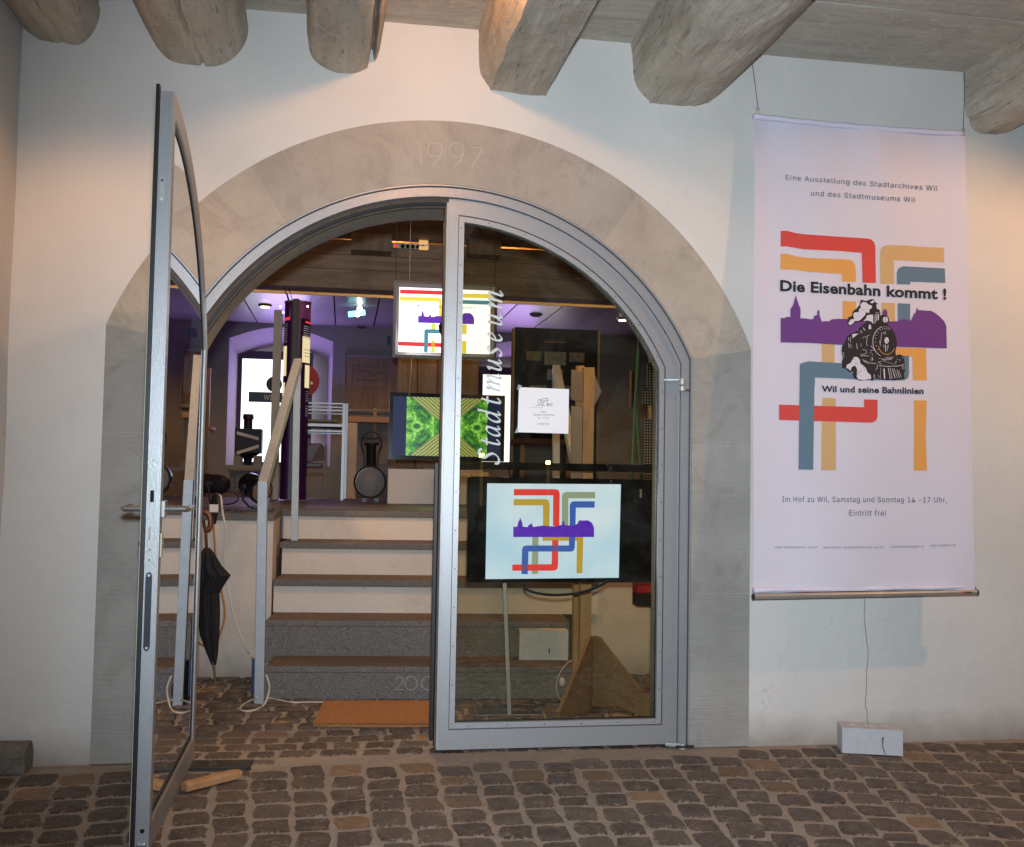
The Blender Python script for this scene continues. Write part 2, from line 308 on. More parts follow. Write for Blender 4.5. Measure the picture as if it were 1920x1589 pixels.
# ------------------------------------------------------------------ builders
def root_loc(o):
    v = Vector((0, 0, 0))
    while o is not None: v += o.location; o = o.parent
    return v
def thing(name, label, cat, loc=(0, 0, 0), group=None):
    o = bpy.data.objects.new(name, None); COL.objects.link(o); o.location = loc; o.empty_display_size = 0.1
    o['label'] = label; o['category'] = cat
    if group: o['group'] = group
    return o
def tag(o, label, cat, group=None):
    o['label'] = label; o['category'] = cat
    if group: o['group'] = group
    return o
class MB:
    def __init__(s): s.v = []; s.f = []
    def add(s, vs, fs):
        n = len(s.v); s.v += [Vector(p) for p in vs]; s.f += [tuple(i+n for i in f) for f in fs]; return s
    def box(s, x0, x1, y0, y1, z0, z1):
        return s.add([(x0, y0, z0), (x1, y0, z0), (x1, y1, z0), (x0, y1, z0), (x0, y0, z1), (x1, y0, z1), (x1, y1, z1), (x0, y1, z1)],
                     [(0, 3, 2, 1), (4, 5, 6, 7), (0, 1, 5, 4), (1, 2, 6, 5), (2, 3, 7, 6), (3, 0, 4, 7)])
    def bar(s, a, b, w, h, upv=(0, 0, 1)):
        a = Vector(a); b = Vector(b); d = (b-a).normalized(); u = Vector(upv)
        if abs(d.dot(u)) > 0.98: u = Vector((0, 1, 0))
        x = d.cross(u).normalized(); y = x.cross(d).normalized()
        vs = [p+x*(i*w/2)+y*(j*h/2) for p in (a, b) for i, j in ((-1, -1), (1, -1), (1, 1), (-1, 1))]
        return s.add(vs, [(0, 1, 2, 3), (7, 6, 5, 4), (0, 4, 5, 1), (1, 5, 6, 2), (2, 6, 7, 3), (3, 7, 4, 0)])
    def tube(s, pts, r, n=8, cap=True):
        pts = [Vector(p) for p in pts]; rs = r if isinstance(r, (list, tuple)) else [r]*len(pts)
        rings = []; ref = None
        for i, p in enumerate(pts):
            d = (pts[min(i+1, len(pts)-1)]-pts[max(i-1, 0)])
            if d.length < 1e-9: d = Vector((0, 0, 1))
            d.normalize()
            if ref is None: ref = Vector((0, 0, 1)) if abs(d.z) < 0.9 else Vector((1, 0, 0))
            x = d.cross(ref).normalized(); y = d.cross(x).normalized(); ref = -y if False else x.cross(d).normalized()
            rings.append([p+x*math.cos(2*PI*k/n)*rs[i]+ref*math.sin(2*PI*k/n)*rs[i] for k in range(n)])
        vs = [q for rg in rings for q in rg]; fs = []
        for i in range(len(pts)-1):
            for k in range(n): fs.append((i*n+k, i*n+(k+1) % n, (i+1)*n+(k+1) % n, (i+1)*n+k))
        if cap: fs += [tuple(range(n))[::-1], tuple((len(pts)-1)*n+k for k in range(n))]
        return s.add(vs, fs)
    def disc(s, c, n, r, t, seg=28):
        c = Vector(c); n = Vector(n).normalized(); return s.tube([c-n*t/2, c+n*t/2], r, seg)
    def prism(s, pts, off):
        """closed 3D outline swept by the vector off"""
        k = len(pts); o = Vector(off); vs = [Vector(p) for p in pts]; vs += [p+o for p in vs]
        return s.add(vs, [tuple(range(k)), tuple(range(2*k-1, k-1, -1))]+[(i, (i+1) % k, k+(i+1) % k, k+i) for i in range(k)])
    def strip(s, A, B):
        """quads between two equally long point rows"""
        k = len(A); return s.add(list(A)+list(B), [(i, i+1, k+i+1, k+i) for i in range(k-1)])
    def build(s, name, mt, parent=None, bevel=0, smooth=False, kind=None, normals=True):
        off = root_loc(parent)
        me = bpy.data.meshes.new(name); me.from_pydata([p-off for p in s.v], [], s.f); me.materials.append(M[mt])
        bm = bmesh.new(); bm.from_mesh(me)
        bmesh.ops.remove_doubles(bm, verts=bm.verts, dist=1e-5)
        if normals: bmesh.ops.recalc_face_normals(bm, faces=bm.faces)
        if bevel: bmesh.ops.bevel(bm, geom=bm.edges[:], offset=bevel, segments=2, profile=0.6, affect='EDGES', clamp_overlap=True)
        bm.to_mesh(me); bm.free()
        if smooth:
            me.polygons.foreach_set('use_smooth', [True]*len(me.polygons))
        o = bpy.data.objects.new(name, me); COL.objects.link(o)
        if parent: o.parent = parent
        if kind: o['kind'] = kind
        return o
def pbox(x0, y0, x1, y1, Y, dep, mb=None):
    """box whose front face at distance Y fills a picture rectangle; dep = depth behind it"""
    xm, ym = (x0+x1)/2, (y0+y1)/2
    X0 = at(x0, ym, Y).x; X1 = at(x1, ym, Y).x; Z1 = at(xm, y0, Y).z; Z0 = at(xm, y1, Y).z
    return (mb or MB()).box(X0, X1, Y, Y+dep, Z0, Z1)
def cat_rom(pts, k=6):
    P = [Vector(p) for p in pts]; out = []
    for i in range(len(P)-1):
        p0 = P[max(i-1, 0)]; p1 = P[i]; p2 = P[i+1]; p3 = P[min(i+2, len(P)-1)]
        for j in range(k):
            t = j/k; out.append(0.5*((2*p1)+(p2-p0)*t+(2*p0-5*p1+4*p2-p3)*t*t+(3*p1-p0-3*p2+p3)*t**3))
    out.append(P[-1]); return out
# flat print: polygons given in picture units, laid on a surface by map function P(x, y)
def sheet(name, polys, P, mt, parent, cut=None):
    bm = bmesh.new()
    for pl in polys:
        vs = [bm.verts.new((p[0], p[1], 0)) for p in pl]
        try: bm.faces.new(vs)
        except ValueError: pass
    bm.normal_update(); bmesh.ops.triangulate(bm, faces=bm.faces, ngon_method='EAR_CLIP')
    if cut:
        for _ in range(6):
            es = [e for e in bm.edges if e.calc_length() > cut]
            if not es: break
            bmesh.ops.subdivide_edges(bm, edges=es, cuts=1); bmesh.ops.triangulate(bm, faces=[f for f in bm.faces if len(f.verts) > 3])
    off = root_loc(parent)
    for v in bm.verts: v.co = P(v.co.x, v.co.y)-off
    bmesh.ops.recalc_face_normals(bm, faces=bm.faces)
    for f in bm.faces:
        if f.normal.y > 0: f.normal_flip()
    me = bpy.data.meshes.new(name); bm.to_mesh(me); bm.free(); me.materials.append(M[mt])
    o = bpy.data.objects.new(name, me); COL.objects.link(o); o.parent = parent; return o
FONT = None
try:
    import os
    for fn in ('Inter.woff2',):
        pth = os.path.join(bpy.utils.system_resource('DATAFILES', path='fonts'), fn)
        if os.path.exists(pth): FONT = bpy.data.fonts.load(pth)
except Exception: FONT = None
def sheets(name, polys, P, mt, parent, cut=None):
    if 'highl' in name or 'detail' in name or 'ring' in name:
        o = sheet(name, polys, P, mt, parent, cut); o['kind'] = 'stuff'; return o
    for pl in polys: o = sheet(name, [pl], P, mt, parent, cut)
    return o
def text_polys(s, bold=0.0, space=1.0, shear=0.0):
    cu = bpy.data.curves.new('lettering', 'FONT'); cu.body = s; cu.size = 1
    if FONT and bold < 0.02: cu.font = FONT; bold = 0.0 if bold < 0.02 else bold
    cu.offset = bold; cu.space_character = space; cu.shear = shear
    cu.resolution_u = 3
    ob = bpy.data.objects.new('lettering', cu); me = ob.to_mesh()
    vs = [tuple(v.co[:2]) for v in me.vertices]; fs = [tuple(p.vertices) for p in me.polygons]
    ob.to_mesh_clear(); bpy.data.objects.remove(ob); bpy.data.curves.remove(cu)
    return vs, fs
def lettering(name, s, x0, x1, ya, yb, cap, P, mt, parent, bold=0.0, space=1.0, shear=0.0, cut=None):
    """text from x0 to x1 in picture units, baseline from ya to yb, capitals cap high"""
    vs, fs = text_polys(s, bold, space, shear); mx = max(v[0] for v in vs); mn = min(v[0] for v in vs)
    hv, _ = text_polys('H', bold); k = (x1-x0)/(mx-mn); ky = cap/max(v[1] for v in hv)
    pts = [(x0+(v[0]-mn)*k, ya+(yb-ya)*(v[0]-mn)/(mx-mn)-v[1]*ky) for v in vs]
    return sheet(name, [[pts[i] for i in f] for f in fs], P, mt, parent, cut)
def stroke(pts, w, k=1):
    """polyline in picture units -> quads of width w (number or list)"""
    P = [Vector((p[0], p[1])) for p in pts]; n = len(P); W = w if isinstance(w, (list, tuple)) else [w]*n; L = []; R = []
    for i in range(n):
        d = P[min(i+1, n-1)]-P[max(i-1, 0)]; d = d.normalized() if d.length > 1e-9 else Vector((1, 0)); q = Vector((-d.y, d.x))*W[i]/2
        L.append(P[i]+q); R.append(P[i]-q)
    return [[L[i], L[i+1], R[i+1], R[i]] for i in range(n-1)]
def ell(cx, cy, rx, ry, a0=0, a1=360, n=24):
    return [(cx+rx*math.cos(math.radians(a0+(a1-a0)*i/n)), cy+ry*math.sin(math.radians(a0+(a1-a0)*i/n))) for i in range(n+(0 if a1-a0 == 360 else 1))]
# ================================================================== GROUND: mortar bed and cobbles
XC = 0.3915
def struct(o, kind='structure'): o['kind'] = kind; return o
ground = bpy.data.objects.new('ground', None); COL.objects.link(ground); struct(ground)
MB().box(-1.6, 6.0, -14, 1.9, -0.12, -0.004).build('mortar_bed', 'mortar', ground)
def cobble_mesh(i):
    rnd = random.Random(100+i); n = 12; A = []; skx = rnd.uniform(-1, 1); sky = rnd.uniform(-1, 1)
    for k in range(n):
        a = 2*PI*(k+0.5)/n; c, s = math.cos(a), math.sin(a); q = 1/(abs(c)**8+abs(s)**8)**(1/8)
        q *= 0.5*rnd.uniform(0.86, 1.05); A.append((c*q+0.05*skx*s, s*q+0.05*sky*c))
    v = [(x, y, -0.5) for x, y in A]+[(x, y, rnd.uniform(0.05, 0.22)) for x, y in A]+[(x*0.93, y*0.93, rnd.uniform(0.72, 1.0)) for x, y in A]+[(rnd.uniform(-.1, .1), rnd.uniform(-.1, .1), rnd.uniform(0.9, 1.2))]
    f = []
    for k in range(n):
        j = (k+1) % n; f += [(k, j, n+j, n+k), (n+k, n+j, 2*n+j, 2*n+k), (2*n+k, 2*n+j, 3*n)]
    me = bpy.data.meshes.new('cobblestone'); me.from_pydata(v, [], f); me.materials.append(M['cobble'])
    me.polygons.foreach_set('use_smooth', [True]*len(me.polygons)); return me
CM = [cobble_mesh(i) for i in range(18)]
rc = random.Random(5); stones = []
def colx(X0, Y): return 0.35+(X0-0.35)*(1+0.12*Y)
X0 = -1.55; ci = 0
while X0 < 5.6:
    pitch = rc.uniform(0.128, 0.146); Y = -0.085-rc.uniform(0, 0.07)
    if X0 > 1.55: Y = -0.02-rc.uniform(0, 0.05)
    while Y > -5.5:
        L = rc.uniform(0.124, 0.160)
        if rc.random() < 0.05: L *= 0.7
        x = colx(X0+pitch/2, Y); sl = math.atan(0.12*(X0-0.35))
        stones.append((x+rc.uniform(-.006, .006), Y-L/2, (pitch-rc.uniform(0.003, 0.014))*(1+0.12*Y), L-rc.uniform(0.009, 0.020), -sl+rc.uniform(-.06, .06)+(-0.05 if X0 > 1.2 else 0)))
        Y -= L
    X0 += pitch
Y = 0.02                                        # inside the doorway: rows along the wall
while Y < 1.62:
    D = rc.uniform(0.098, 0.122); x = -1.2+rc.uniform(0, 0.12)
    while x < 1.7:
        L = rc.uniform(0.12, 0.165); stones.append((x+L/2, Y+D/2+(-0.01)*(x), L-rc.uniform(.006, .018), D-rc.uniform(.012, .022), rc.uniform(-.05, .05))); x += L
    Y += D
stones.append((-0.28, -0.035, 0.10, 0.05, 0)); 
def in_view(s):
    d = Vector((s[0], s[1], 0))-CP; z = d.dot(fw)
    if z < 0.2: return None
    px = 960+FPX*d.dot(rt)/z; py = 794.5-FPX*d.dot(up)/z
    return z if (-40 < px < 1960 and py < 1640) else None
vis = sorted([(in_view(s), s) for s in stones if in_view(s)], key=lambda q: q[0]); single = [s for _, s in vis[:300]]; ids = set(map(id, single))
for s in single:
    o = bpy.data.objects.new('cobblestone', rc.choice(CM)); COL.objects.link(o); o.parent = ground
    fl = rc.choice((0, PI)); o.location = (s[0], s[1], -0.004+rc.uniform(-0.003, 0.001)); o.scale = (s[2], s[3], rc.uniform(0.005, 0.010))
    o.rotation_euler = (rc.uniform(-.012, .012), rc.uniform(-.012, .012), s[4]+fl)
rest = [s for s in stones if id(s) not in ids and s[1] > -5]
bmx = MB()
for s in rest:
    me = rc.choice(CM); c, sn = math.cos(s[4]), math.sin(s[4])
    bmx.add([(s[0]+v.co.x*s[2]*c-v.co.y*s[3]*sn, s[1]+v.co.x*s[2]*sn+v.co.y*s[3]*c, v.co.z*0.009-0.002) for v in me.vertices], [tuple(p.vertices) for p in me.polygons])
bmx.build('cobblestones', 'cobble_far', ground, kind='stuff', smooth=True)
g2 = MB().box(-60, 60, -90, -14.01, -0.2, -0.02).build('square_ground', 'night_ground'); struct(g2)

# ================================================================== FRONT WALL, plaster with arched opening
def arcc(R, zc, W, n=40, z0=0.0, xin=None):
    """contour (x, z) from left foot over the arch to right foot; with xin: right half leaf outline"""
    ak = math.acos(W/R)
    if xin is None:
        pts = [(-W, z0)]; 
        for i in range(n+1):
            a = PI-ak-(PI-2*ak)*i/n; pts.append((R*math.cos(a), zc+R*math.sin(a)))
        return pts+[(W, z0)]
    a1 = math.acos(xin/R); pts = [(xin, z0), (W, z0)]
    for i in range(n+1):
        a = ak+(a1-ak)*i/n; pts.append((R*math.cos(a), zc+R*math.sin(a)))
    return pts
front = thing('plaster_wall', 'off-white lime plastered wall around the arched museum doorway', 'wall', (XC, 0, 0))
C1 = arcc(1.4055, 1.154, 1.308, 48)
mb = MB(); ZT = 3.02
A = [(XC+x, 0.004, z) for x, z in C1]; mb.strip(A, [(p[0], 0.004, ZT) for p in A])
mb.strip([(p[0], 0.30, p[2]) for p in A], [(p[0], 0.30, ZT) for p in A])
mb.add([(-1.6, .004, -.1), (XC-1.308, .004, -.1), (XC-1.308, .004, ZT), (-1.6, .004, ZT)], [(0, 1, 2, 3)])
mb.add([(XC+1.308, .004, -.1), (7, .004, -.1), (7, .004, ZT), (XC+1.308, .004, ZT)], [(0, 1, 2, 3)])
mb.add([(-2.6, .3, -.1), (XC-1.308, .3, -.1), (XC-1.308, .3, ZT), (-2.6, .3, ZT)], [(0, 1, 2, 3)])
mb.add([(XC+1.308, .3, -.1), (7, .3, -.1), (7, .3, ZT), (XC+1.308, .3, ZT)], [(0, 1, 2, 3)])
mb.build('plaster_face', 'plaster', front)
sw = thing('side_wall', 'plastered side wall meeting the door wall at the left edge', 'wall', (-1.27, -3, 0))
mb = MB(); n = 30
rows = []
for i in range(n+1):
    y = 0.004-7*i/n; rows.append([(-1.262+0.012*noise.noise((y*1.5, z*1.3, 0))-0.012*(1-z/3), y, z) for z in [k*3.02/14 for k in range(15)]])
for a, b2 in zip(rows[:-1], rows[1:]): mb.strip(a, b2)
mb.build('plaster_face', 'plaster', sw, smooth=True)

# ================================================================== STONE ARCH
arch = thing('stone_arch', 'grey sandstone arch with the year 1997 cut above the door', 'door surround', (XC, 0, 0))
ZO, RO, WO, ZI, RI, WI = 1.154, 1.4055, 1.308, 1.147, 1.1496, 1.048
RB, WB = 1.075, 0.972
def wedge(a0, a1, Rin, zin, Rout, zout, y0, y1, mb, n=10, i0=None, i1=None):
    i0 = a0 if i0 is None else i0; i1 = a1 if i1 is None else i1
    a0 += 0.0008; a1 -= 0.0008; i0 += 0.0008; i1 -= 0.0008
    ins = [(XC+Rin*math.cos(i0+(i1-i0)*i/n), zin+Rin*math.sin(i0+(i1-i0)*i/n)) for i in range(n+1)]
    ous = [(XC+Rout*math.cos(a0+(a1-a0)*i/n), zout+Rout*math.sin(a0+(a1-a0)*i/n)) for i in range(n+1)]
    F = lambda P, y: [(x, y, z) for x, z in P]
    mb.strip(F(ins, y0), F(ous, y0)); mb.strip(F(ins, y1), F(ous, y1)); mb.strip(F(ins, y0), F(ins, y1)); mb.strip(F(ous, y0), F(ous, y1))
    for k in (0, -1):
        mb.add([(ins[k][0], y0, ins[k][1]), (ous[k][0], y0, ous[k][1]), (ous[k][0], y1, ous[k][1]), (ins[k][0], y1, ins[k][1])], [(0, 1, 2, 3)])
ki = math.acos(WI/RI); ko = math.acos(WO/RO)
# voussoir joints as angles; the two lowest follow the kinks
def aout(px, py): p = at(px, py, 0); return math.atan2(p.z-ZO, p.x-XC)
kb = math.acos(WB/RB)
J = [ko, aout(1198, 361), aout(838, 238), aout(470, 310), PI-ko]
for j in range(4):
    mb = MB(); wedge(J[j], J[j+1], RI, ZI, RO, ZO, -0.004-0.0012*(j % 2), 0.098, mb, 14, ki if j == 0 else None, PI-ki if j == 3 else None)
    mb.build('stone', 'stone_arch', arch)
    mb = MB(); wedge(J[j], J[j+1], RB, ZI, RO, ZO, 0.0985, 0.30, mb, 14, kb if j == 0 else None, PI-kb if j == 3 else None)
    mb.build('stone', 'stone_arch', arch)
def zat(px, py): return at(px, py, 0).z
zk = ZO+RO*math.sin(ko); zki = ZI+RI*math.sin(ki)
for sgn, zs in ((1, [0, zat(1350, 1292), zat(1350, 1113), zat(1350, 836), None]), (-1, [0, zat(220, 1308), zat(215, 811), None])):
    for a, b2 in zip(zs[:-1], zs[1:]):
        y0 = -0.004-random.uniform(0, 0.002)
        for (win, ya, yb) in ((WI, y0, 0.098), (WB, 0.0985, 0.30)):
            top_o = zk-0.0015 if b2 is None else b2-0.0011; top_i = zki-0.0015 if b2 is None else b2-0.0011
            # the top block ends on the slanting bed of the lowest voussoir
            w_o = WO
            pts = [(win, a+0.0011), (w_o, a+0.0011), (w_o, top_o), (win, top_i)]
            mb = MB(); mb.prism([(XC+sgn*x, ya, z) for x, z in pts], (0, yb-ya, 0)); mb.build('stone', 'stone_jamb', arch)
# joint mortar just behind the faces
mb = MB(); I = [(XC+x, z) for x, z in arcc(RI+0.004, ZI, WI+0.004, 48)]; O = [(XC+x, z) for x, z in arcc(RO-0.002, ZO, WO-0.002, 48)]
mb.strip([(x, -0.002, z) for x, z in I], [(x, -0.002, z) for x, z in O]); mb.build('joint_mortar', 'cut_stone', arch)

# year cut into the two top stones: real grooves
def c2(x, y): return at(600+x/2.74, y/2.74, -0.005)
digs = [[(478, 734), (512, 734), (520, 850)],
        ell(592, 768, 38, 37, 0, 360, 22)+[(630, 768)], [(629, 778), (618, 806), (578, 850)],
        ell(702, 768, 38, 38, 0, 360, 22)+[(740, 768)], [(740, 780), (728, 812), (690, 858)],
        [(780, 755), (838, 760), (778, 860)]]
cut = MB()
for d in digs:
    P3 = [c2(*p) for p in d]
    for a, b2 in zip(P3[:-1], P3[1:]):
        v = (b2-a).normalized()*0.0012; cut.bar(a-v, b2+v, 0.0062, 0.014, (0, 1, 0))
cutter = cut.build('year_cutter', 'cut_stone')
tops = [o for o in arch.children if o.name.startswith('stone') and o.data.materials[0] == M['stone_arch']]
for o in tops:
    xs = [v.co.x for v in o.data.vertices]; ys = [v.co.y for v in o.data.vertices]
    if min(ys) < 0 and min(xs) < 0.3 and max(xs) > -0.3:
        md = o.modifiers.new('cut', 'BOOLEAN'); md.operation = 'DIFFERENCE'; md.object = cutter; md.solver = 'EXACT'; md.use_self = True
        bpy.context.view_layer.update()
        me = bpy.data.meshes.new_from_object(o.evaluated_get(bpy.context.evaluated_depsgraph_get()))
        if len(me.polygons) > len(o.data.polygons): o.modifiers.clear(); o.data = me
        else: o.modifiers.clear()
bpy.data.objects.remove(cutter)

# ================================================================== ARCADE CEILING AND BEAMS
ceil = bpy.data.objects.new('ceiling', None); COL.objects.link(ceil); struct(ceil)
MB().box(-1.7, 7.2, -6.6, 0.3, 3.03, 3.15).build('ceiling_deck', 'cellar_brown', ceil)
yj = gz(1760, 26, 2.95).y; ys = [0.003, yj]
while ys[-1] > -6.4: ys.append(ys[-1]-random.uniform(0.36, 0.48))
for i, (a, b2) in enumerate(zip(ys[:-1], ys[1:])):
    z = 2.945+random.uniform(0, 0.012); mb = MB(); n = 60; F = []; B = []
    for k in range(n+1):
        x = -1.28+8.3*k/n
        F.append((x, a-(0.0 if i == 0 else 0.014+0.007*noise.noise((x*1.7, i, 0))), z+0.004*noise.noise((x*2, i*3.1, 1)))); B.append((x, b2+0.014+0.008*noise.noise((x*1.9, i+.5, 0)), z+0.004*noise.noise((x*2, i*3.1, 4))))
    up_ = lambda P: [(p[0], p[1], 3.02) for p in P]
    mb.strip(F, B); mb.strip(F, up_(F)); mb.strip(B, up_(B)); mb.build('plank', 'plank_wood', ceil)
def beam(sec, label, crack=None, seed=0, grow=0.0, drift=0.0, rough=0.006):
    cx = sum(p[0] for p in sec)/len(sec)
    r = thing('ceiling_beam', label, 'beam', (cx, -3, 2.7), 'old timber beams under the arcade ceiling')
    S2 = cat_rom([(x, z, 0) for x, z in sec], 9); n = len(S2); nr = 120; rows = []
    for j in range(nr+1):
        t = j/nr; y = 0.003-6.3*t**1.25; row = []
        bx = drift*(-y)+0.02*(noise.noise((seed*3.3, y*0.8, 0))-noise.noise((seed*3.3, 0, 0)))
        for i, p in enumerate(S2):
            x = cx+(p.x-cx)*(1+grow*(-y))+bx; z = p.y
            d = rough*noise.noise((p.x*9, y*5, p.y*9+seed))+0.35*rough*noise.noise((p.x*40, y*14, p.y*40+seed)); z += d; x += d*(1 if p.x > cx else -1)
            if crack:
                for (s0, wob, dep, wid) in crack:
                    s = s0+wob*noise.noise((y*1.3, seed, s0))+0.35*wob*noise.noise((y*6, seed, s0)); q = abs(i/(n-1)-s)/wid
                    if q < 1: z += dep*(1-q); 
            row.append((x, y, z))
        rows.append(row)
    mb = MB()
    for a, b2 in zip(rows[:-1], rows[1:]): mb.strip(a, b2)
    mb.build('timber', 'beam_wood', r, smooth=False, normals=False)
    return r
beam([(-1.30, 2.97), (-1.275, 2.83), (-1.22, 2.775), (-1.17, 2.757), (-1.11, 2.757), (-1.05, 2.76), (-1.005, 2.81), (-0.985, 2.88), (-0.99, 2.97)], 'rounded ceiling beam in the dark left corner', [(0.48, 0.04, 0.012, 0.012)], 1)
beam([(-0.80, 2.97), (-0.805, 2.86), (-0.765, 2.77), (-0.70, 2.718), (-0.61, 2.708), (-0.52, 2.722), (-0.455, 2.775), (-0.42, 2.86), (-0.43, 2.97)], 'thick round ceiling beam with one fine crack above the open door leaf', [(0.52, 0.03, 0.022, 0.012)], 2)
beam([(-0.19, 2.97), (-0.185, 2.86), (-0.165, 2.78), (-0.10, 2.735), (-0.03, 2.728), (0.035, 2.745), (0.085, 2.79), (0.105, 2.86), (0.105, 2.97)], 'narrow round ceiling beam split by a deep wide crack', [(0.70, 0.012, 0.085, 0.030)], 3)
beam([(0.50, 2.97), (0.51, 2.88), (0.515, 2.78), (0.56, 2.708), (0.56, 2.708), (0.62, 2.70), (0.70, 2.70), (0.785, 2.698), (0.785, 2.698), (0.805, 2.73), (0.845, 2.80), (0.88, 2.89), (0.89, 2.97)], 'squared ceiling beam directly above the door apex', [(0.62, 0.03, 0.012, 0.010)], 4, 0.01, rough=0.010)
beam([(1.15, 2.97), (1.165, 2.86), (1.185, 2.77), (1.24, 2.712), (1.24, 2.712), (1.33, 2.703), (1.43, 2.70), (1.50, 2.722), (1.50, 2.722), (1.575, 2.785), (1.63, 2.86), (1.66, 2.97)], 'broad crooked ceiling beam with long crack left of the banner cord', [(0.66, 0.05, 0.030, 0.014), (0.84, 0.03, 0.014, 0.012)], 5, 0.0, rough=0.012)
beam([(2.70, 2.97), (2.705, 2.86), (2.715, 2.76), (2.745, 2.70), (2.81, 2.68), (2.90, 2.69), (2.98, 2.74), (3.03, 2.82), (3.05, 2.97)], 'cracked ceiling beam in the upper right corner', [(0.30, 0.02, 0.05, 0.022), (0.6, .04, .012, .012)], 6, 0.0, rough=0.012)

# ================================================================== FIXED DOOR FRAME
Y0 = 0.02; HX = -0.612
fr = thing('door_frame', 'grey painted steel arched frame fixed inside the stone surround', 'door frame', (XC, 0, 0))
def ring(mb, A, B, P, w0, w1, close=False):
    a0 = [P(x, z, w0) for x, z in A]; b0 = [P(x, z, w0) for x, z in B]; a1 = [P(x, z, w1) for x, z in A]; b1 = [P(x, z, w1) for x, z in B]
    if close:
        for L in (a0, b0, a1, b1): L.append(L[0])
    mb.strip(a0, b0); mb.strip(a1, b1); mb.strip(a0, a1); mb.strip(b0, b1)
    if not close:
        for k in (0, -1): mb.add([a0[k], b0[k], b1[k], a1[k]], [(0, 1, 2, 3)])
PW = lambda x, z, w: (XC+x, w, z)
def ac(R, z0=0.002): return arcc(R, 1.147, {1.1496: 1.048}.get(R, R*0.9116), 64, z0)
for (Ra, Rb, ya, yb, nm, mt_) in ((1.1488, 1.1430, -0.003, 0.03, 'edge_strip', 'steel_bead'), (1.1430, 1.1375, 0.012, 0.03, 'edge_groove', 'dark_bolt'), (1.1375, 1.1012, 0.004, 0.068, 'frame_profile', 'steel_paint'),
                              (1.1012, 1.0880, 0.052, 0.070, 'frame_stop', 'brown_metal'), (1.0880, 1.0790, 0.060, 0.072, 'seal', 'rubber'), (1.0860, 1.0720, 0.073, 0.097, 'inner_stop', 'brown_metal')):
    mb = MB(); ring(mb, ac(Ra), ac(Rb), PW, ya, yb); mb.build(nm, mt_, fr)

# ================================================================== DOOR LEAVES
def leaf(root, P, xin, inner_open):
    gs = 0.017 if inner_open else 0.0
    R1, z0 = 1.0985, 0.012
    def C(R, W, xi, zb): return arcc(R, 1.147, W, 48, zb, xi)
    A = C(R1, R1*0.9116, xin, z0); B = C(1.034, 0.939, xin+0.041, 0.090); Gc = C(1.009, 0.915, xin+0.066, 0.115)
    B2 = C(1.0305, 0.9355, xin+0.0445, 0.0935)
    mb = MB(); ring(mb, A, B, P, 0.0, 0.060, True); mb.build('frame', 'steel_paint', root)
    mb = MB(); ring(mb, B2, Gc, P, 0.006, 0.024+gs, True); mb.build('glazing_bead', 'steel_bead', root)
    mb = MB(); ring(mb, B, B2, P, 0.010, 0.024, True); mb.build('bead_groove', 'brown_metal', root)
    mb = MB(); mb.add([P(x, z, 0.0262+gs) for x, z in Gc]+[P(x, z, 0.0318+gs) for x, z in Gc], [tuple(range(len(Gc))), tuple(range(2*len(Gc)-1, len(Gc)-1, -1))]); mb.build('glass', 'glass' if not inner_open else 'glass_clear', root, normals=False)
    mb = MB(); ring(mb, C(1.022, 0.927, xin+0.053, 0.102), C(1.006, 0.912, xin+0.069, 0.119), P, 0.0325+gs, 0.0365+gs, True); mb.build('glazing_gasket', 'rubber', root)
    mb = MB(); ring(mb, B, C(1.026, 0.931, xin+0.049, 0.098), P, 0.030+gs, 0.058, True); mb.build('inner_bead', 'steel_bead', root)
    # bead screws
    mb = MB()
    Bc = C(1.022, 0.927, xin+0.054, 0.103); L = 0; nxt = 0.07
    for (a, b2) in zip(Bc, Bc[1:]+Bc[:1]):
        a = Vector(a); b2 = Vector(b2); d = (b2-a).length
        while L+d > nxt:
            q = a+(b2-a)*((nxt-L)/d); p0 = Vector(P(q.x, q.y, 0.0065)); p1 = Vector(P(q.x, q.y, 0.0035)); mb.tube([p0, p1], 0.0026, 6); nxt += 0.155
        L += d
    mb.build('bead_screws', 'dark_bolt', root, kind='stuff')
rl = thing('glass_door', 'closed right glass door leaf with vertical white lettering', 'door', (XC+1.0, Y0, 0))
PR = lambda x, z, w: Vector((XC+x, Y0+w, z))
leaf(rl, PR, 0.007, False)
mb = MB().box(XC-0.006, XC+0.0065, Y0+0.034, Y0+0.085, 0.012, 2.225); mb.build('meeting_strip', 'brown_metal', rl)
mb = MB().box(XC+0.000, XC+0.0066, Y0+0.002, Y0+0.012, 0.012, 2.23); mb.box(XC+0.000, XC+0.0066, Y0+0.016, Y0+0.030, 0.012, 2.23); mb.build('edge_moulding', 'zinc', rl)
zst = at(815, 868, Y0+0.07).z
mb = MB().box(XC-0.024, XC-0.0065, Y0+0.058, Y0+0.078, 0.035, zst); mb.build('meeting_seal', 'rubber', rl, 0.003)
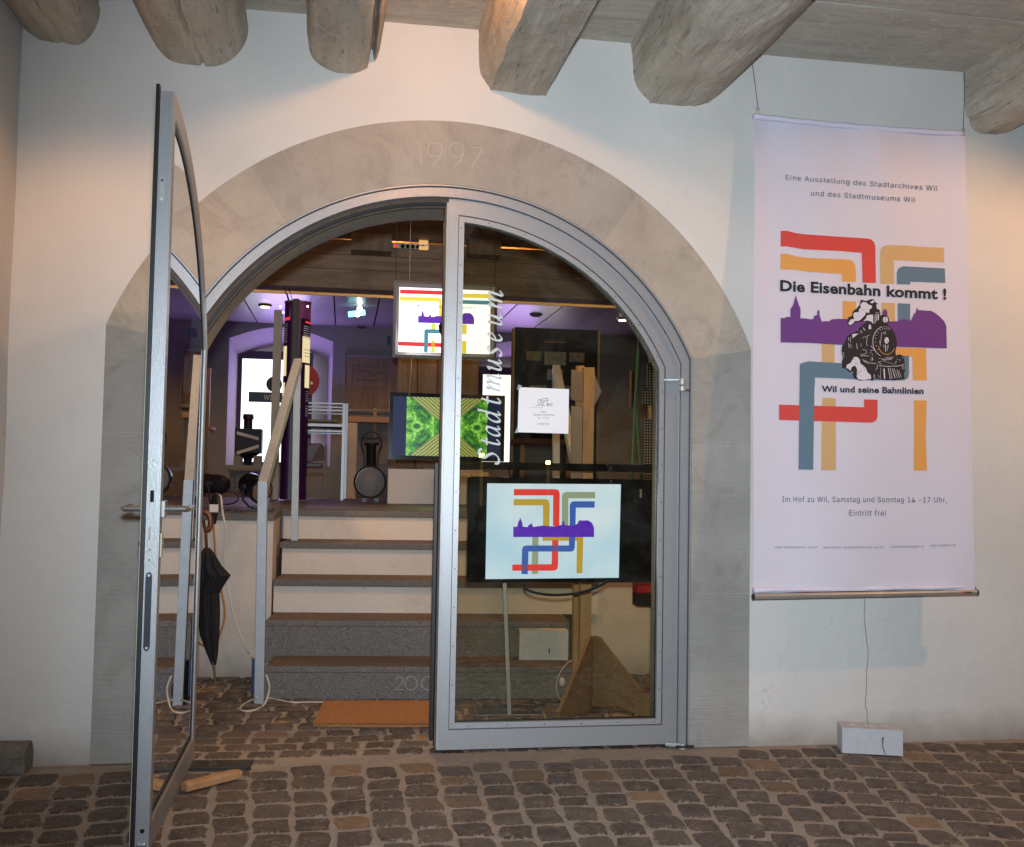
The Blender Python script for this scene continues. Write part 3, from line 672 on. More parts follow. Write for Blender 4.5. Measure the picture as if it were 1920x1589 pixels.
# hinges of the right leaf, top and bottom
def hinge(root, px, py, s=1.0):
    p = at(px, py, Y0-0.02)
    mb = MB(); mb.tube([p+Vector((0, 0, 0.030*s)), p+Vector((0, 0, 0.004*s))], 0.0155*s, 14); mb.tube([p-Vector((0, 0, 0.002*s)), p-Vector((0, 0, 0.022*s))], 0.0165*s, 14)
    mb.build('hinge_barrel', 'zinc', root, 0.0015)
    mb = MB(); mb.bar(p+Vector((0.0, 0, 0.026*s)), p+Vector((-0.075*s, 0.018, 0.024*s)), 0.014, 0.008); mb.build('hinge_arm', 'zinc', root, 0.002)
    mb = MB(); mb.bar(p+Vector((0.0, 0, -0.018*s)), p+Vector((0.05*s, 0.012, -0.018*s)), 0.014, 0.008); mb.build('hinge_arm', 'brown_metal', root, 0.002)
hinge(rl, 1279, 724)
p = at(1279, 1403, Y0-0.02); mb = MB(); mb.tube([p+Vector((0, 0, .020)), p+Vector((0, 0, -.012))], 0.016, 14); mb.bar(p+Vector((0, 0, .012)), p+Vector((-.07, .012, .016)), .018, .014); mb.build('floor_pivot', 'zinc', rl, .002)
mb = MB(); mb.box(p.x-.03, p.x+.045, p.y-.02, p.y+.03, 0.004, 0.012); mb.build('pivot_plate', 'iron_plate', rl)

# lettering on the glass, hand-cut italic strokes, reading upwards
def pen(name, letters, mapf, parent, mt_, wmax, wmin):
    mb = MB(); k = 0
    for (adv, strokes) in letters:
        for s in strokes:
            q = cat_rom([(x, y, 0) for x, y in s], 8); pts = [Vector((p.x+adv, p.y)) for p in q]; L = []; R = []; k += 1
            for i in range(len(pts)):
                d = (pts[min(i+1, len(pts)-1)]-pts[max(i-1, 0)]).normalized(); an = math.atan2(d.y, d.x)
                e = abs(math.sin(an-math.radians(38))); w_ = (wmin+(wmax-wmin)*e**1.3)/2; n_ = Vector((-d.y, d.x))*w_; o_ = Vector((0, -0.0003*k, 0))
                L.append(mapf(*(pts[i]+n_))+o_); R.append(mapf(*(pts[i]-n_))+o_)
            mb.strip(L, R)
    return mb.build(name, mt_, parent, normals=False)
SL = 0.22
def sl(pts): return [(x+y*SL, y) for x, y in pts]
G_ = {
 'S': [sl([(0.86, 1.28), (0.72, 1.46), (0.42, 1.50), (0.20, 1.34), (0.22, 1.06), (0.50, 0.78), (0.66, 0.44), (0.52, 0.12), (0.20, 0.0), (-0.04, 0.10), (-0.10, 0.30)])],
 't': [sl([(0.34, 1.42), (0.27, 1.0), (0.24, 0.30), (0.30, 0.02), (0.48, 0.04), (0.60, 0.22)]), sl([(0.02, 0.93), (0.30, 0.97), (0.58, 0.98)])],
 'a': [sl([(0.70, 0.86), (0.50, 1.0), (0.22, 0.86), (0.05, 0.45), (0.10, 0.08), (0.30, 0.02), (0.55, 0.35), (0.68, 0.75)]), sl([(0.72, 1.02), (0.66, 0.5), (0.64, 0.14), (0.74, 0.0), (0.92, 0.18)])],
 'd': [sl([(0.70, 0.86), (0.50, 1.0), (0.22, 0.86), (0.05, 0.45), (0.10, 0.08), (0.30, 0.02), (0.55, 0.35), (0.68, 0.75)]), sl([(0.58, 1.56), (0.72, 1.60), (0.68, 0.8), (0.64, 0.14), (0.74, 0.0), (0.92, 0.18)])],
 'm': [sl([(0.0, 0.82), (0.16, 1.0), (0.20, 0.80), (0.17, 0.0)]), sl([(0.18, 0.45), (0.42, 0.92), (0.60, 0.96), (0.62, 0.6), (0.60, 0.0)]), sl([(0.61, 0.45), (0.84, 0.92), (1.03, 0.96), (1.05, 0.6), (1.02, 0.10), (1.14, 0.0), (1.30, 0.2)])],
 'u': [sl([(0.0, 0.82), (0.16, 1.0), (0.18, 0.7), (0.15, 0.14), (0.32, 0.0), (0.55, 0.3), (0.68, 0.7)]), sl([(0.72, 1.0), (0.68, 0.5), (0.66, 0.12), (0.78, 0.0), (0.94, 0.2)])],
 's': [sl([(0.56, 0.84), (0.42, 1.0), (0.18, 0.95), (0.10, 0.74), (0.30, 0.50), (0.48, 0.28), (0.34, 0.02), (0.10, 0.0), (-0.04, 0.16)])],
 'e': [sl([(0.10, 0.42), (0.42, 0.55), (0.58, 0.80), (0.42, 1.0), (0.18, 0.82), (0.06, 0.42), (0.14, 0.06), (0.36, 0.0), (0.60, 0.22)])],
}
# start of each letter along the reading direction, in crop units
spec = [('S', 1535, 108), ('t', 1400, 108), ('a', 1305, 100), ('d', 1185, 108), ('t', 1040, 112), ('m', 925, 126), ('u', 738, 112), ('s', 597, 112), ('e', 475, 104), ('u', 340, 112), ('m', 200, 128)]
for ch, st, sc in spec:
    def mp_(x, y, st=st, sc=sc):
        v = st-x*sc; bx = 352+(1545-v)/1525*30
        return at(860+(bx-y*(115 if ch != 'S' else 118))/4.67, 540+v/4.67, Y0+0.0255)
    pen('letter', [(0, G_[ch])], mp_, rl, 'glass_letters', 0.235, 0.07)

# left leaf, swung outwards by a little under ninety degrees
TH = 1.5590; E_ = Vector((math.cos(TH), -math.sin(TH), 0)); Nn = Vector((math.sin(TH), math.cos(TH), 0)); HP = Vector((-0.600, Y0, 0)); WH = 1.0985*0.9116
PL = lambda x, z, w: HP+E_*(WH-x)+Nn*(0.021+0.65*w)+Vector((0, 0, z))
ll = thing('glass_door', 'open left glass door leaf swung out toward the viewer', 'door', (-0.6, Y0, 0))
leaf(ll, PL, 0.0, True)
def lbox(mb, x0, x1, z0, z1, w0, w1):
    c = [PL(x, z, w_) for z in (z0, z1) for (x, w_) in ((x0, w0), (x1, w0), (x1, w1), (x0, w1))]
    return mb.add(c, [(0, 3, 2, 1), (4, 5, 6, 7), (0, 1, 5, 4), (1, 2, 6, 5), (2, 3, 7, 6), (3, 0, 4, 7)])
# near edge of the leaf: x slightly negative stands proud of the end face
ed = Vector(PL(0, 0, 0)).y
def ez(py): return at(290, py, ed).z
mb = MB(); lbox(mb, -0.012, 0.012, 0.012, 2.262, -0.018, -0.002); mb.build('edge_seal', 'rubber', ll)
mb = MB(); lbox(mb, -0.010, 0.004, 0.012, 2.262, -0.0205, -0.0185); mb.build('edge_lip', 'cream_plastic', ll)
mb = MB(); lbox(mb, -0.004, 0.0, 0.012, 2.24, 0.049, 0.053); lbox(mb, -0.004, 0.0, 0.012, 2.24, 0.056, 0.0595); mb.build('edge_moulding', 'steel_bead', ll)
def eplate(nm, y0, y1, w0, w1, mt_, th=0.002, rd=False):
    z1, z0 = ez(y0), ez(y1); mb = MB()
    if rd:
        r = (w1-w0)/2; c = (w0+w1)/2; pts = [(c+r*math.cos(a), z1-r+r*math.sin(a)) for a in [PI*k/10 for k in range(11)]]+[(c-r*math.cos(a), z0+r-r*math.sin(a)) for a in [PI*k/10 for k in range(11)]]
    else: pts = [(w0, z0), (w1, z0), (w1, z1), (w0, z1)]
    A = [PL(-0.0005, z, w_) for w_, z in pts]; mb.prism(A, E_*th); return mb.build(nm, mt_, ll)
def escrew(par, py, w_, mt_='chrome', r=0.0045):
    p = PL(-0.0025, ez(py), w_); mb = MB(); mb.tube([p, p+E_*0.0015], r, 14); s = mb.build('screw', mt_, par)
    mb = MB(); mb.tube([p+E_*0.0016, p+E_*0.0020], r*0.42, 8); mb.build('screw_socket', 'hole', par) if False else None
    return s
pl = eplate('keeper_plate', 330, 380, 0.010, 0.032, 'zinc', 0.002, True); escrew(pl, 338, 0.021); escrew(pl, 373, 0.021, 'sign_white')
pl = eplate('keeper_plate', 617, 668, 0.010, 0.032, 'alu', 0.002, True); escrew(pl, 624, 0.021, 'zinc'); escrew(pl, 661, 0.021, 'zinc')
pl = eplate('lock_plate', 857, 1059, 0.008, 0.040, 'zinc', 0.002); escrew(pl, 864, 0.026, 'chrome'); escrew(pl, 1031, 0.022, 'chrome'); escrew(pl, 1050, 0.022, 'chrome')
mb = MB(); z1, z0 = ez(920), ez(942); lbox(mb, -0.0032, -0.0022, z0, z1, 0.016, 0.032); mb.build('latch_slot', 'hole', ll)
mb = MB(); z1, z0 = ez(988), ez(1013); lbox(mb, -0.0045, -0.0022, z0, z1, 0.014, 0.024); mb.build('dead_bolt', 'chrome', ll)
pl = eplate('flush_bolt', 1073, 1221, 0.008, 0.036, 'dark_bolt', 0.003, True); escrew(pl, 1079, 0.022, 'alu', .004); escrew(pl, 1215, 0.022, 'alu', .004)
mb = MB(); p = PL(-0.0005, ez(1558), 0.030); mb.tube([p, p+E_*0.001], 0.0065, 14); mb.build('edge_hole', 'hole', ll)
mb = MB(); p = PL(0, ez(1590), 0.028); mb.bar(p+E_*0.006+Vector((0, 0, .016)), p+E_*0.006-Vector((0, 0, .02)), 0.026, 0.012, tuple(E_)); mb.build('bolt_tip', 'chrome', ll, 0.003)
# lever handles on square roses, on both faces
zh = ez(955)
for side, w0, s in (('out', 0.0, -1), ('in', 0.060, 1)):
    mb = MB(); z_ = zh; lbox(mb, 0.006, 0.058, z_-0.026, z_+0.026, w0, w0+s*0.018); rose = mb.build('handle_rose', 'chrome', ll, 0.003)
    p = PL(0.030, z_, w0+s*0.018); q = PL(0.030, z_, w0+s*0.105); mb = MB(); mb.tube([p, q], 0.0095, 16)
    if s > 0:
        mb.tube(cat_rom([q-Nn*0.006, q+Nn*0.001-E_*0.006, q+Nn*0.003-E_*0.03, q+Nn*0.003-E_*0.12], 6), 0.0095, 16); mb.add(*(lambda b_: (b_.v, b_.f))(MB().tube([PL(0.030, z_, w0+0.034), PL(0.030, z_, w0+0.037)], 0.0105, 16)))
    else: mb.tube(cat_rom([q+Nn*0.006, q-Nn*0.001-E_*0.006, q-Nn*0.003-E_*0.03, q-Nn*0.003-E_*0.12], 6), 0.0095, 16)
    mb.build('lever', 'chrome', ll)
zc_ = ez(1021)
mb = MB(); mb.tube([PL(0.03, zc_, 0), PL(0.03, zc_, -0.034)], 0.0085, 14); mb.build('lock_cylinder', 'dark_bolt', ll, smooth=True)
mb = MB(); lbox(mb, 0.016, 0.046, ez(1046), ez(1000), 0.060, 0.068); mb.build('key_escutcheon', 'cream_plastic', ll, 0.003)
mb = MB(); mb.tube([PL(0.03, zc_, .068), PL(0.03, zc_, 0.072)], 0.0075, 14); mb.build('lock_cylinder', 'chrome', ll)

# ================================================================== NOTICE ON THE GLASS
nt_ = thing('paper_notice', 'square white opening hours notice taped to the right door glass', 'notice', at(1020, 770, Y0+0.0255))
def pn(x, y, Y=Y0+0.0252): return at(960+x/15.9, 720+y/15.9, Y)
mb = MB(); q = [pn(205, 100), pn(1700, 160), pn(1680, 1490), pn(165, 1445)]; mb.prism(q, (0, 0.0006, 0)); mb.build('sheet', 'paper', nt_)
PN = lambda x, y: pn(x, y, Y0+0.0248)
for s, x0, x1, yb, cap in (('Offen', 845, 1015, 863, 52), ('Samstag und Sonntag', 625, 1250, 948, 56), ('14 - 17 Uhr', 770, 1100, 1042, 56), ('Eintritt frei', 765, 1100, 1222, 60)):
    lettering('print_line', s, x0, x1, yb, yb+4, cap, PN, 'ink', nt_, 0.004)
lettering('print_line', 'STADT', 490, 650, 716, 718, 26, PN, 'tape', nt_, 0, 1.4); lettering('print_line', 'MUSEUM', 670, 912, 718, 724, 30, PN, 'ink', nt_, 0.01, 1.4)
lettering('print_line', 'WIL', 1045, 1225, 664, 668, 80, PN, 'ink', nt_, 0, 1.1, 0.5)
lg = []
for s in ([(715, 670), (800, 615), (840, 655), (770, 520), (790, 470), (880, 470), (820, 500)], [(850, 500), (890, 650), (975, 655)], [(890, 650), (950, 550), (905, 500), (980, 500), (960, 550)], [(915, 480), (915, 435), (1080, 435), (1090, 490), (985, 495), (1030, 440)], [(1050, 500), (1075, 515), (1045, 530), (1045, 660), (1100, 590), (1100, 660), (1150, 590)], [(870, 480), (900, 560)]): lg += stroke(s, 15)
sheet('logo', lg, PN, 'ink', nt_)
for (a, b2, c_, d_) in (((150, 180), (190, 20), (300, 60), (230, 150)), ((80, 1470), (150, 1300), (185, 1330), (175, 1460))): sheet('tape', [[a, b2, c_, d_]], lambda x, y: pn(x, y, Y0+0.0245), 'tape', nt_)
# ================================================================== BANNER
def Yb(y): v = (y-212)/905.0; return -0.045-0.11*max(0, min(1.05, v))
def bw(x, y):
    u = (x-1413)/405.0; v = (y-212)/905.0
    return 1.5*(0.007*math.sin(u*9+v*1.5)*(0.35+0.65*abs(v-0.55))+0.006*math.sin(u*17-v*4+1)*(1-min(1, v*2.2))+0.009*math.sin(v*3.1)*math.cos(u*3.3+0.6)+0.009*noise.noise((u*3, v*2, 3))+0.004*math.sin((u-0.1*v)*31)*max(0, 0.35-v))
def PB(x, y, off=0.0): return at(x, y, Yb(y)+bw(x, y)-off)
ban = thing('exhibition_banner', 'white hanging cloth banner printed with coloured railway lines and a steam locomotive', 'banner', at(1615, 700, -0.1))
def bedge(s, t):  # picture point of the cloth at parameters 0..1
    xl = 1413.5+(1412-1413.5)*t+1.0*math.sin(t*9); xr = 1808+(1828-1808)*t**0.8
    yt = 222+(249-222)*s+5*math.sin(PI*s)*0.9; yb_ = 1113+(1107-1113)*s-2*math.sin(PI*s)
    return xl+(xr-xl)*s, yt+(yb_-yt)*t
mb = MB(); nx, ny = 70, 110; rows = []
for j in range(ny+1): rows.append([PB(*bedge(i/nx, j/ny)) for i in range(nx+1)])
for a, b2 in zip(rows[:-1], rows[1:]): mb.strip(a, b2)
mb.build('cloth', 'cloth_white', ban, smooth=True)
# rolled hem with hidden stick at the top
A = [(1413+i*394/30, 212+33*i/30+4*math.sin(PI*i/30)+0.4*math.sin(i*1.3)) for i in range(31)]
mb = MB(); mb.tube([at(x, y+6, Yb(y)-0.004) for x, y in A], [0.012+0.0006*math.sin(i*2.1) for i in range(31)], 10); mb.build('top_hem', 'cloth_hem', ban, smooth=True)
A = [(1413+i*415/30, 1107-6*i/30) for i in range(31)]
mb = MB(); mb.tube([at(x, y, Yb(y)-0.002+0.003*math.sin(i*.9)) for i, (x, y) in enumerate(A)], [0.009+0.0025*math.sin(i*.8+1) for i in range(31)], 8); mb.build('bottom_hem', 'cloth_hem', ban, smooth=True)
P0, P1 = at(1412, 1119, -0.168), at(1832, 1111, -0.158)
mb = MB(); mb.tube([P0, P1], 0.0115, 20); mb.build('bottom_tube', 'tube_alu', ban, smooth=False)
for p, d in ((P0, -1), (P1, 1)):
    mb = MB(); mb.tube([p-Vector((.004*d, 0, 0)), p+Vector((.002*d, 0, 0))], 0.0128, 18); mb.build('end_cap', 'dark_bolt', ban)
for px, c_ in ((1807, 'print_red'), (1816, 'brown_metal')):
    q = at(px, 1111.3, -0.1705); mb = MB(); mb.box(q.x-.006 if c_ == 'print_red' else q.x-.014, q.x+.006 if c_ == 'print_red' else q.x+.014, q.y, q.y+.002, q.z-.004, q.z+.004); mb.build('tube_sticker', c_, ban)
for (x0_, y0_, x1_, y1_) in ((1410, 118, 1421, 204), (1808, 118, 1806, 243)):
    mb = MB(); a = at(x0_, y0_, -0.03); a.z = min(a.z, 2.94); mb.tube(cat_rom([a, (a+at(x1_, y1_, -.045))/2+Vector((.002, 0, 0)), at(x1_, y1_, -0.045)], 4), 0.0016, 5); mb.build('hanging_cord', 'wire', ban)
    q = at(x1_-1, y1_+5, -0.05); mb = MB(); mb.disc(q, (0.2, 1, 0), 0.012, 0.003, 14); mb.build('eyelet', 'cream_plastic', ban)
    mb = MB(); mb.tube([q+Vector((-.008, -.006, .012)), q+Vector((.002, -.008, 0)), q+Vector((.006, -.006, .014))], .0014, 5); mb.build('cord_knot', 'wire', ban)
CUT = 16
def PBn(x, y): return PB(x, y, 0.0016)
T2 = lambda pts: [(1380+x/3.612, 280+y/3.612) for x, y in pts]
T3 = lambda pts: [(1380+x/3.178, 680+y/3.178) for x, y in pts]
def lay(k): return lambda x, y: PB(x, y, 0.0012+0.0005*k)
def bprint(nm, pts, mt_, k=1): return sheets(nm, pts, lay(k), mt_, ban, CUT)
bprint('red_line', [T2([(303, 553), (345, 553), (400, 567), (460, 576), (700, 593), (880, 604), (912, 609), (935, 628), (944, 660), (948, 907), (857, 905), (852, 703), (700, 690), (460, 679), (400, 669), (345, 659), (302, 659)])], 'print_red')
bprint('red_line', [T3([(256, 251), (763, 267), (763, 220), (844, 222), (844, 320), (837, 344), (812, 359), (256, 343)])], 'print_red', 2)
bprint('orange_line', [T2([(302, 708), (345, 709), (420, 729), (500, 736), (700, 745), (765, 748), (792, 760), (806, 785), (812, 830), (812, 900), (718, 897), (718, 846), (480, 830), (400, 818), (301, 815)]), T2([(722, 1028), (812, 1033), (814, 1162), (722, 1160)]), T2([(1085, 1343), (1287, 1350), (1293, 1565), (1198, 1565), (1195, 1405), (1085, 1400)]), T3([(1060, 225), (1137, 227), (1131, 440), (1138, 643), (1059, 643), (1061, 440)])], 'print_orange')
bprint('tan_line', [T2([(977, 911), (976, 700), (985, 668), (1015, 650), (1150, 652), (1250, 661), (1409, 668), (1411, 768), (1200, 757), (1069, 752), (1072, 913)]), T2([(985, 1040), (1077, 1042), (1078, 1172), (985, 1170)]), T2([(580, 1318), (667, 1320), (668, 1448), (583, 1448)]), T3([(514, 210), (594, 214), (596, 643), (507, 642)])], 'print_tan')
bprint('blue_line', [T2([(1091, 914), (1089, 840), (1100, 808), (1130, 793), (1300, 802), (1415, 808), (1418, 906), (1240, 899), (1179, 898), (1180, 917)]), T2([(1096, 1043), (1180, 1048), (1180, 1168), (1096, 1165)]),
                     T2([(430, 1596), (432, 1480), (446, 1448), (490, 1437), (720, 1450), (1080, 1460), (1095, 1400), (1172, 1400), (1172, 1520), (1165, 1550), (1140, 1566), (900, 1565), (720, 1553), (535, 1546), (535, 1600)]), T3([(380, 6), (470, 14), (460, 640), (372, 638)])], 'print_blue', 3)
SKY = [(302, 1309), (302, 1142), (325, 1145), (340, 1137), (368, 1135), (369, 1082), (385, 1060), (404, 988), (428, 1060), (438, 1082), (436, 1145), (480, 1147), (500, 1152), (522, 1150), (530, 1130), (550, 1122), (550, 1100), (557, 1087), (566, 1098), (566, 1125), (583, 1172), (590, 1165), (630, 1165), (650, 1152), (690, 1150), (690, 1143), (697, 1150), (760, 1150), (850, 1148), (990, 1150), (993, 1100), (1000, 1086), (1010, 1082), (1020, 1090), (1025, 1105), (1026, 1160), (1045, 1167), (1095, 1165), (1110, 1155), (1150, 1152), (1185, 1160), (1200, 1130), (1205, 1108), (1212, 1118), (1220, 1095), (1223, 1085), (1228, 1070), (1234, 1090), (1320, 1095), (1350, 1110), (1380, 1135), (1410, 1165), (1425, 1200), (1428, 1349), (1200, 1343), (900, 1333), (700, 1325), (500, 1313)]
bprint('town_silhouette', [T2(SKY)], 'print_purple', 4)
for args in (('Eine Ausstellung des Stadtarchives Wil', 337, 1367, 207, 283, 34, 0.0, 1.12), ('und des Stadtmuseums Wil', 508, 1215, 314, 360, 34, 0.0, 1.12), ('Die Eisenbahn kommt !', 299, 1425, 958, 1017, 72, 0.035, 1.03)):
    s_, x0_, x1_, ya, yb_, cap, bo, sp = args
    lettering('print_line', s_, *[1380+v/3.612 for v in (x0_, x1_)], *[280+v/3.612 for v in (ya, yb_)], cap/3.612, lay(5), 'print_black' if bo else 'print_grey', ban, bo, sp, 0, CUT)
for args in (('Wil und seine Bahnlinien', 510, 1118, 174, 187, 36, 0.035, 1.03), ('Im Hof zu Wil, Samstag und Sonntag 14 -17 Uhr,', 275, 1256, 830, 834, 31, 0.0, 1.1), ('Eintritt frei', 675, 893, 913, 913, 33, 0.0, 1.1),
             ('www.stadtmuseum-wil.ch', 231, 484, 1107, 1107, 14, 0.008, 1.1), ('www.kunst-museumsfreunde-wil.ch', 521, 879, 1108, 1107, 14, 0.008, 1.1), ('www.wilerbuerger.ch', 922, 1121, 1104, 1102, 14, 0.008, 1.1), ('www.stadtwil.ch', 1156, 1309, 1098, 1094, 14, 0.008, 1.1)):
    s_, x0_, x1_, ya, yb_, cap, bo, sp = args
    lettering('print_line', s_, *[1380+v/3.178 for v in (x0_, x1_)], *[680+v/3.178 for v in (ya, yb_)], cap/3.178, lay(5), 'print_black' if bo > .02 else 'print_grey', ban, bo, sp, 0, CUT)
# the locomotive, black cut-out with bare cloth showing as highlights
TL = lambda pts: [(1560+x/9.35, 550+y/9.35) for x, y in pts]
LOCO = [(270, 520), (290, 420), (350, 400), (365, 320), (440, 260), (495, 195), (495, 130), (520, 115), (600, 138), (680, 105), (740, 110), (752, 155), (790, 178), (808, 188), (775, 205), (787, 275), (835, 290), (847, 345), (847, 390), (900, 380), (960, 392), (998, 435), (1000, 500), (970, 550), (1020, 590), (1090, 680), (1130, 790), (1140, 900), (1115, 1010), (1120, 1090), (1190, 1072), (1262, 1110), (1278, 1240), (1290, 1350), (1262, 1400), (1275, 1500), (1100, 1532), (950, 1528), (740, 1490), (720, 1530), (695, 1545), (680, 1510), (490, 1535), (400, 1500), (360, 1440), (380, 1370), (300, 1388), (250, 1332), (180, 1312), (170, 1200), (188, 1150), (168, 1040), (170, 940), (235, 840), (270, 750), (350, 700), (420, 680), (440, 640), (480, 610), (560, 540), (620, 500), (560, 492), (400, 520), (330, 580), (285, 570)]
bprint('locomotive', [TL(LOCO)], 'print_black', 5)
wp = [[(500, 200), (545, 150), (600, 165), (640, 200), (700, 220), (700, 260), (660, 285), (650, 345), (620, 350), (592, 325), (585, 380), (545, 420), (520, 450), (470, 485), (400, 490), (370, 530), (330, 560), (292, 550), (290, 520), (330, 460), (390, 455), (370, 380), (392, 340), (470, 330), (480, 265), (505, 280)],
      [(610, 395), (660, 380), (720, 378), (722, 540), (690, 500), (620, 480), (550, 488), (600, 440)], [(665, 160), (740, 118), (738, 160), (700, 182)], [(655, 545), (680, 560), (690, 620), (650, 640), (640, 590)],
      [(355, 718), (468, 708), (360, 790)], [(350, 1180), (390, 1120), (440, 1118), (485, 1160), (497, 1235), (555, 1275), (598, 1320), (618, 1385), (680, 1440), (687, 1500), (560, 1522), (460, 1512), (432, 1460), (442, 1350), (420, 1290), (395, 1270), (345, 1300), (322, 1370), (295, 1330), (250, 1312), (262, 1255), (330, 1222)],
      ell(935, 465, 46, 52), ell(958, 830, 38, 56)]
for (a0, a1_, rx, ry, cx_, cy_, w_) in ((110, 258, 205, 262, 920, 850, 9), (262, 300, 205, 262, 920, 850, 4)): wp += stroke(ell(cx_, cy_, rx, ry, a0, a1_, 22), w_)
for (x, y) in ((845, 645), (885, 630), (925, 625), (962, 628), (1000, 637), (802, 690), (775, 738), (765, 795), (758, 857), (775, 925), (810, 990), (448, 648), (680, 1045), (710, 1075), (1125, 1200), (1150, 1165), (1195, 1175), (1240, 1130), (1115, 1225)): wp.append(ell(x, y, 7, 8, n=8))
for s_, w_ in (([(870, 690), (860, 800), (850, 880)], 6), ([(900, 680), (898, 720)], 5), ([(932, 675), (934, 725)], 9), ([(905, 900), (910, 960)], 6), ([(935, 905), (940, 1030)], 10), ([(968, 910), (965, 1010)], 6), ([(990, 905), (985, 960)], 5), ([(830, 830), (850, 930)], 5), ([(760, 360), (760, 530)], 6), ([(785, 365), (785, 490)], 12), ([(815, 365), (812, 470)], 16), ([(740, 400), (740, 540)], 5),
               ([(765, 345), (830, 340)], 5), ([(545, 605), (580, 655)], 12), ([(490, 670), (520, 650), (540, 680), (510, 705), (490, 672)], 5), ([(620, 760), (605, 850), (615, 930)], 7), ([(530, 790), (660, 735)], 5), ([(430, 880), (445, 980)], 8), ([(505, 880), (510, 940)], 5), ([(290, 780), (290, 830)], 8), ([(320, 770), (325, 860)], 7), ([(290, 880), (305, 960)], 8), ([(325, 890), (340, 960)], 5),
               ([(680, 920), (740, 990)], 7), ([(530, 990), (600, 1000), (610, 1050), (560, 1075), (500, 1075)], 6), ([(500, 1100), (650, 1100)], 7), ([(530, 1165), (660, 1225), (770, 1235)], 8), ([(550, 1195), (640, 1240)], 5), ([(670, 1010), (700, 1010)], 8), ([(715, 1005), (740, 1000)], 8), ([(700, 1120), (715, 1180)], 12), ([(680, 1150), (690, 1190)], 6),
               ([(940, 1125), (1080, 1125)], 5), ([(870, 1160), (1060, 1148)], 8), ([(885, 1180), (1040, 1165)], 4), ([(820, 1150), (855, 1142)], 5), ([(800, 1220), (860, 1200)], 7), ([(830, 1245), (865, 1240)], 7), ([(820, 1270), (960, 1285), (1160, 1278), (1270, 1250)], 8), ([(795, 1250), (790, 1320), (765, 1350)], 7), ([(740, 1425), (742, 1490)], 10), ([(912, 1325), (922, 1500)], 22),
               ([(985, 1310), (1022, 1505)], 9), ([(1020, 1310), (1055, 1505)], 7), ([(1060, 1325), (1105, 1490)], 11), ([(1090, 1320), (1150, 1490)], 6), ([(1140, 1350), (1185, 1480)], 9), ([(1170, 1350), (1215, 1480)], 5), ([(855, 1300), (850, 1490)], 4), ([(1235, 1280), (1268, 1290), (1265, 1335), (1235, 1330), (1237, 1285)], 6), ([(180, 1040), (215, 1060), (185, 1080), (215, 1105), (175, 1130)], 7),
               ([(800, 1440), (860, 1500)], 4), ([(890, 1190), (1110, 1250)], 3)): wp += stroke(s_, w_)
bprint('locomotive_highlights', [TL(p_) for p_ in wp], 'cloth_white', 6)
bprint('locomotive_orange_ring', [TL(p_) for p_ in stroke(ell(960, 880, 150, 195, 25, 165, 16), 8)], 'print_orange', 7)
bprint('locomotive_details', [TL(p_) for p_ in stroke([(935, 415), (938, 530)], 7)+stroke([(890, 430), (900, 500)], 6)+[ell(966, 848, 10, 14, n=10)]+stroke([(440, 1440), (470, 1390), (515, 1365)], 7)+stroke([(525, 285), (570, 298)], 5)+[ell(388, 1163, 9, 9, n=8), ell(556, 1305, 6, 6, n=6), ell(572, 1332, 6, 6, n=6)]+stroke([(400, 1240), (440, 1233)], 7)+stroke([(405, 320), (470, 325)], 8)], 'print_black', 8)

# anchor block under the banner and its twine
blk = thing('concrete_block', 'pale perforated building block on the cobbles anchoring the banner', 'block', (2.14, -0.15, 0))
Bq = [gz(1579, 1414), gz(1693, 1420)]
xd = (Bq[1]-Bq[0]).normalized(); yd = Vector((-xd.y, xd.x, 0)); hB = at(1636, 1361, Bq[0].y).z-0.005
o_ = Bq[0]; Wb = (Bq[1]-Bq[0]).length; Db = 0.115
mb = MB(); holes = [(0.22, 0.06, .014), (0.5, 0.06, .035), (0.78, 0.06, .014)]
mb.add([o_+xd*a+yd*b2+Vector((0, 0, z)) for z in (0.004, hB) for a, b2 in ((0, 0), (Wb, 0), (Wb, Db), (0, Db))], [(0, 3, 2, 1), (0, 1, 5, 4), (1, 2, 6, 5), (2, 3, 7, 6), (3, 0, 4, 7)])
bmq = bmesh.new(); outer = [bmq.verts.new(o_+xd*a+yd*b2+Vector((0, 0, hB))) for a, b2 in ((0, 0), (Wb, 0), (Wb, Db), (0, Db))]
es = [bmq.edges.new((outer[i], outer[(i+1) % 4])) for i in range(4)]; ringsH = []
for fx, fy, r in holes:
    el = (0.026, 0.008) if r > .02 else (r, .008); vs = [bmq.verts.new(o_+xd*(Wb*fx+el[0]*math.cos(2*PI*k/14))+yd*(fy+el[1]*math.sin(2*PI*k/14))+Vector((0, 0, hB))) for k in range(14)]
    es += [bmq.edges.new((vs[i], vs[(i+1) % 14])) for i in range(14)]; ringsH.append([v.co.copy() for v in vs])
bmesh.ops.triangle_fill(bmq, edges=es, use_beauty=True); bmq.verts.index_update()
mb.add([v.co.copy() for v in bmq.verts], [tuple(v.index for v in f.verts) for f in bmq.faces]); bmq.free()
for R_ in ringsH:
    R2 = [p+Vector((0, 0, -0.05)) for p in R_]; mb.strip(R_+R_[:1], R2+R2[:1]); mb.add(R2, [tuple(range(14))])
mb.build('block_body', 'white_block', blk)
PBK = lambda x, y: (lambda q: q)(at(x, y, (Bq[0].y+Bq[1].y)/2)) 
yv = (Bq[0].y+Bq[1].y)/2
def onfront(x, y):
    d = fw*FPX+rt*(x-960)-up*(y-794.5); n_ = -yd; t_ = (Bq[0]-CP).dot(n_)/d.dot(n_); return CP+d*t_+n_*0.001
sheet('drip_stain', [[(1653, 1383), (1658, 1382), (1657, 1388), (1656, 1400), (1661, 1414), (1659, 1415), (1654, 1402)]], onfront, 'grey_plate', blk)
tw = []
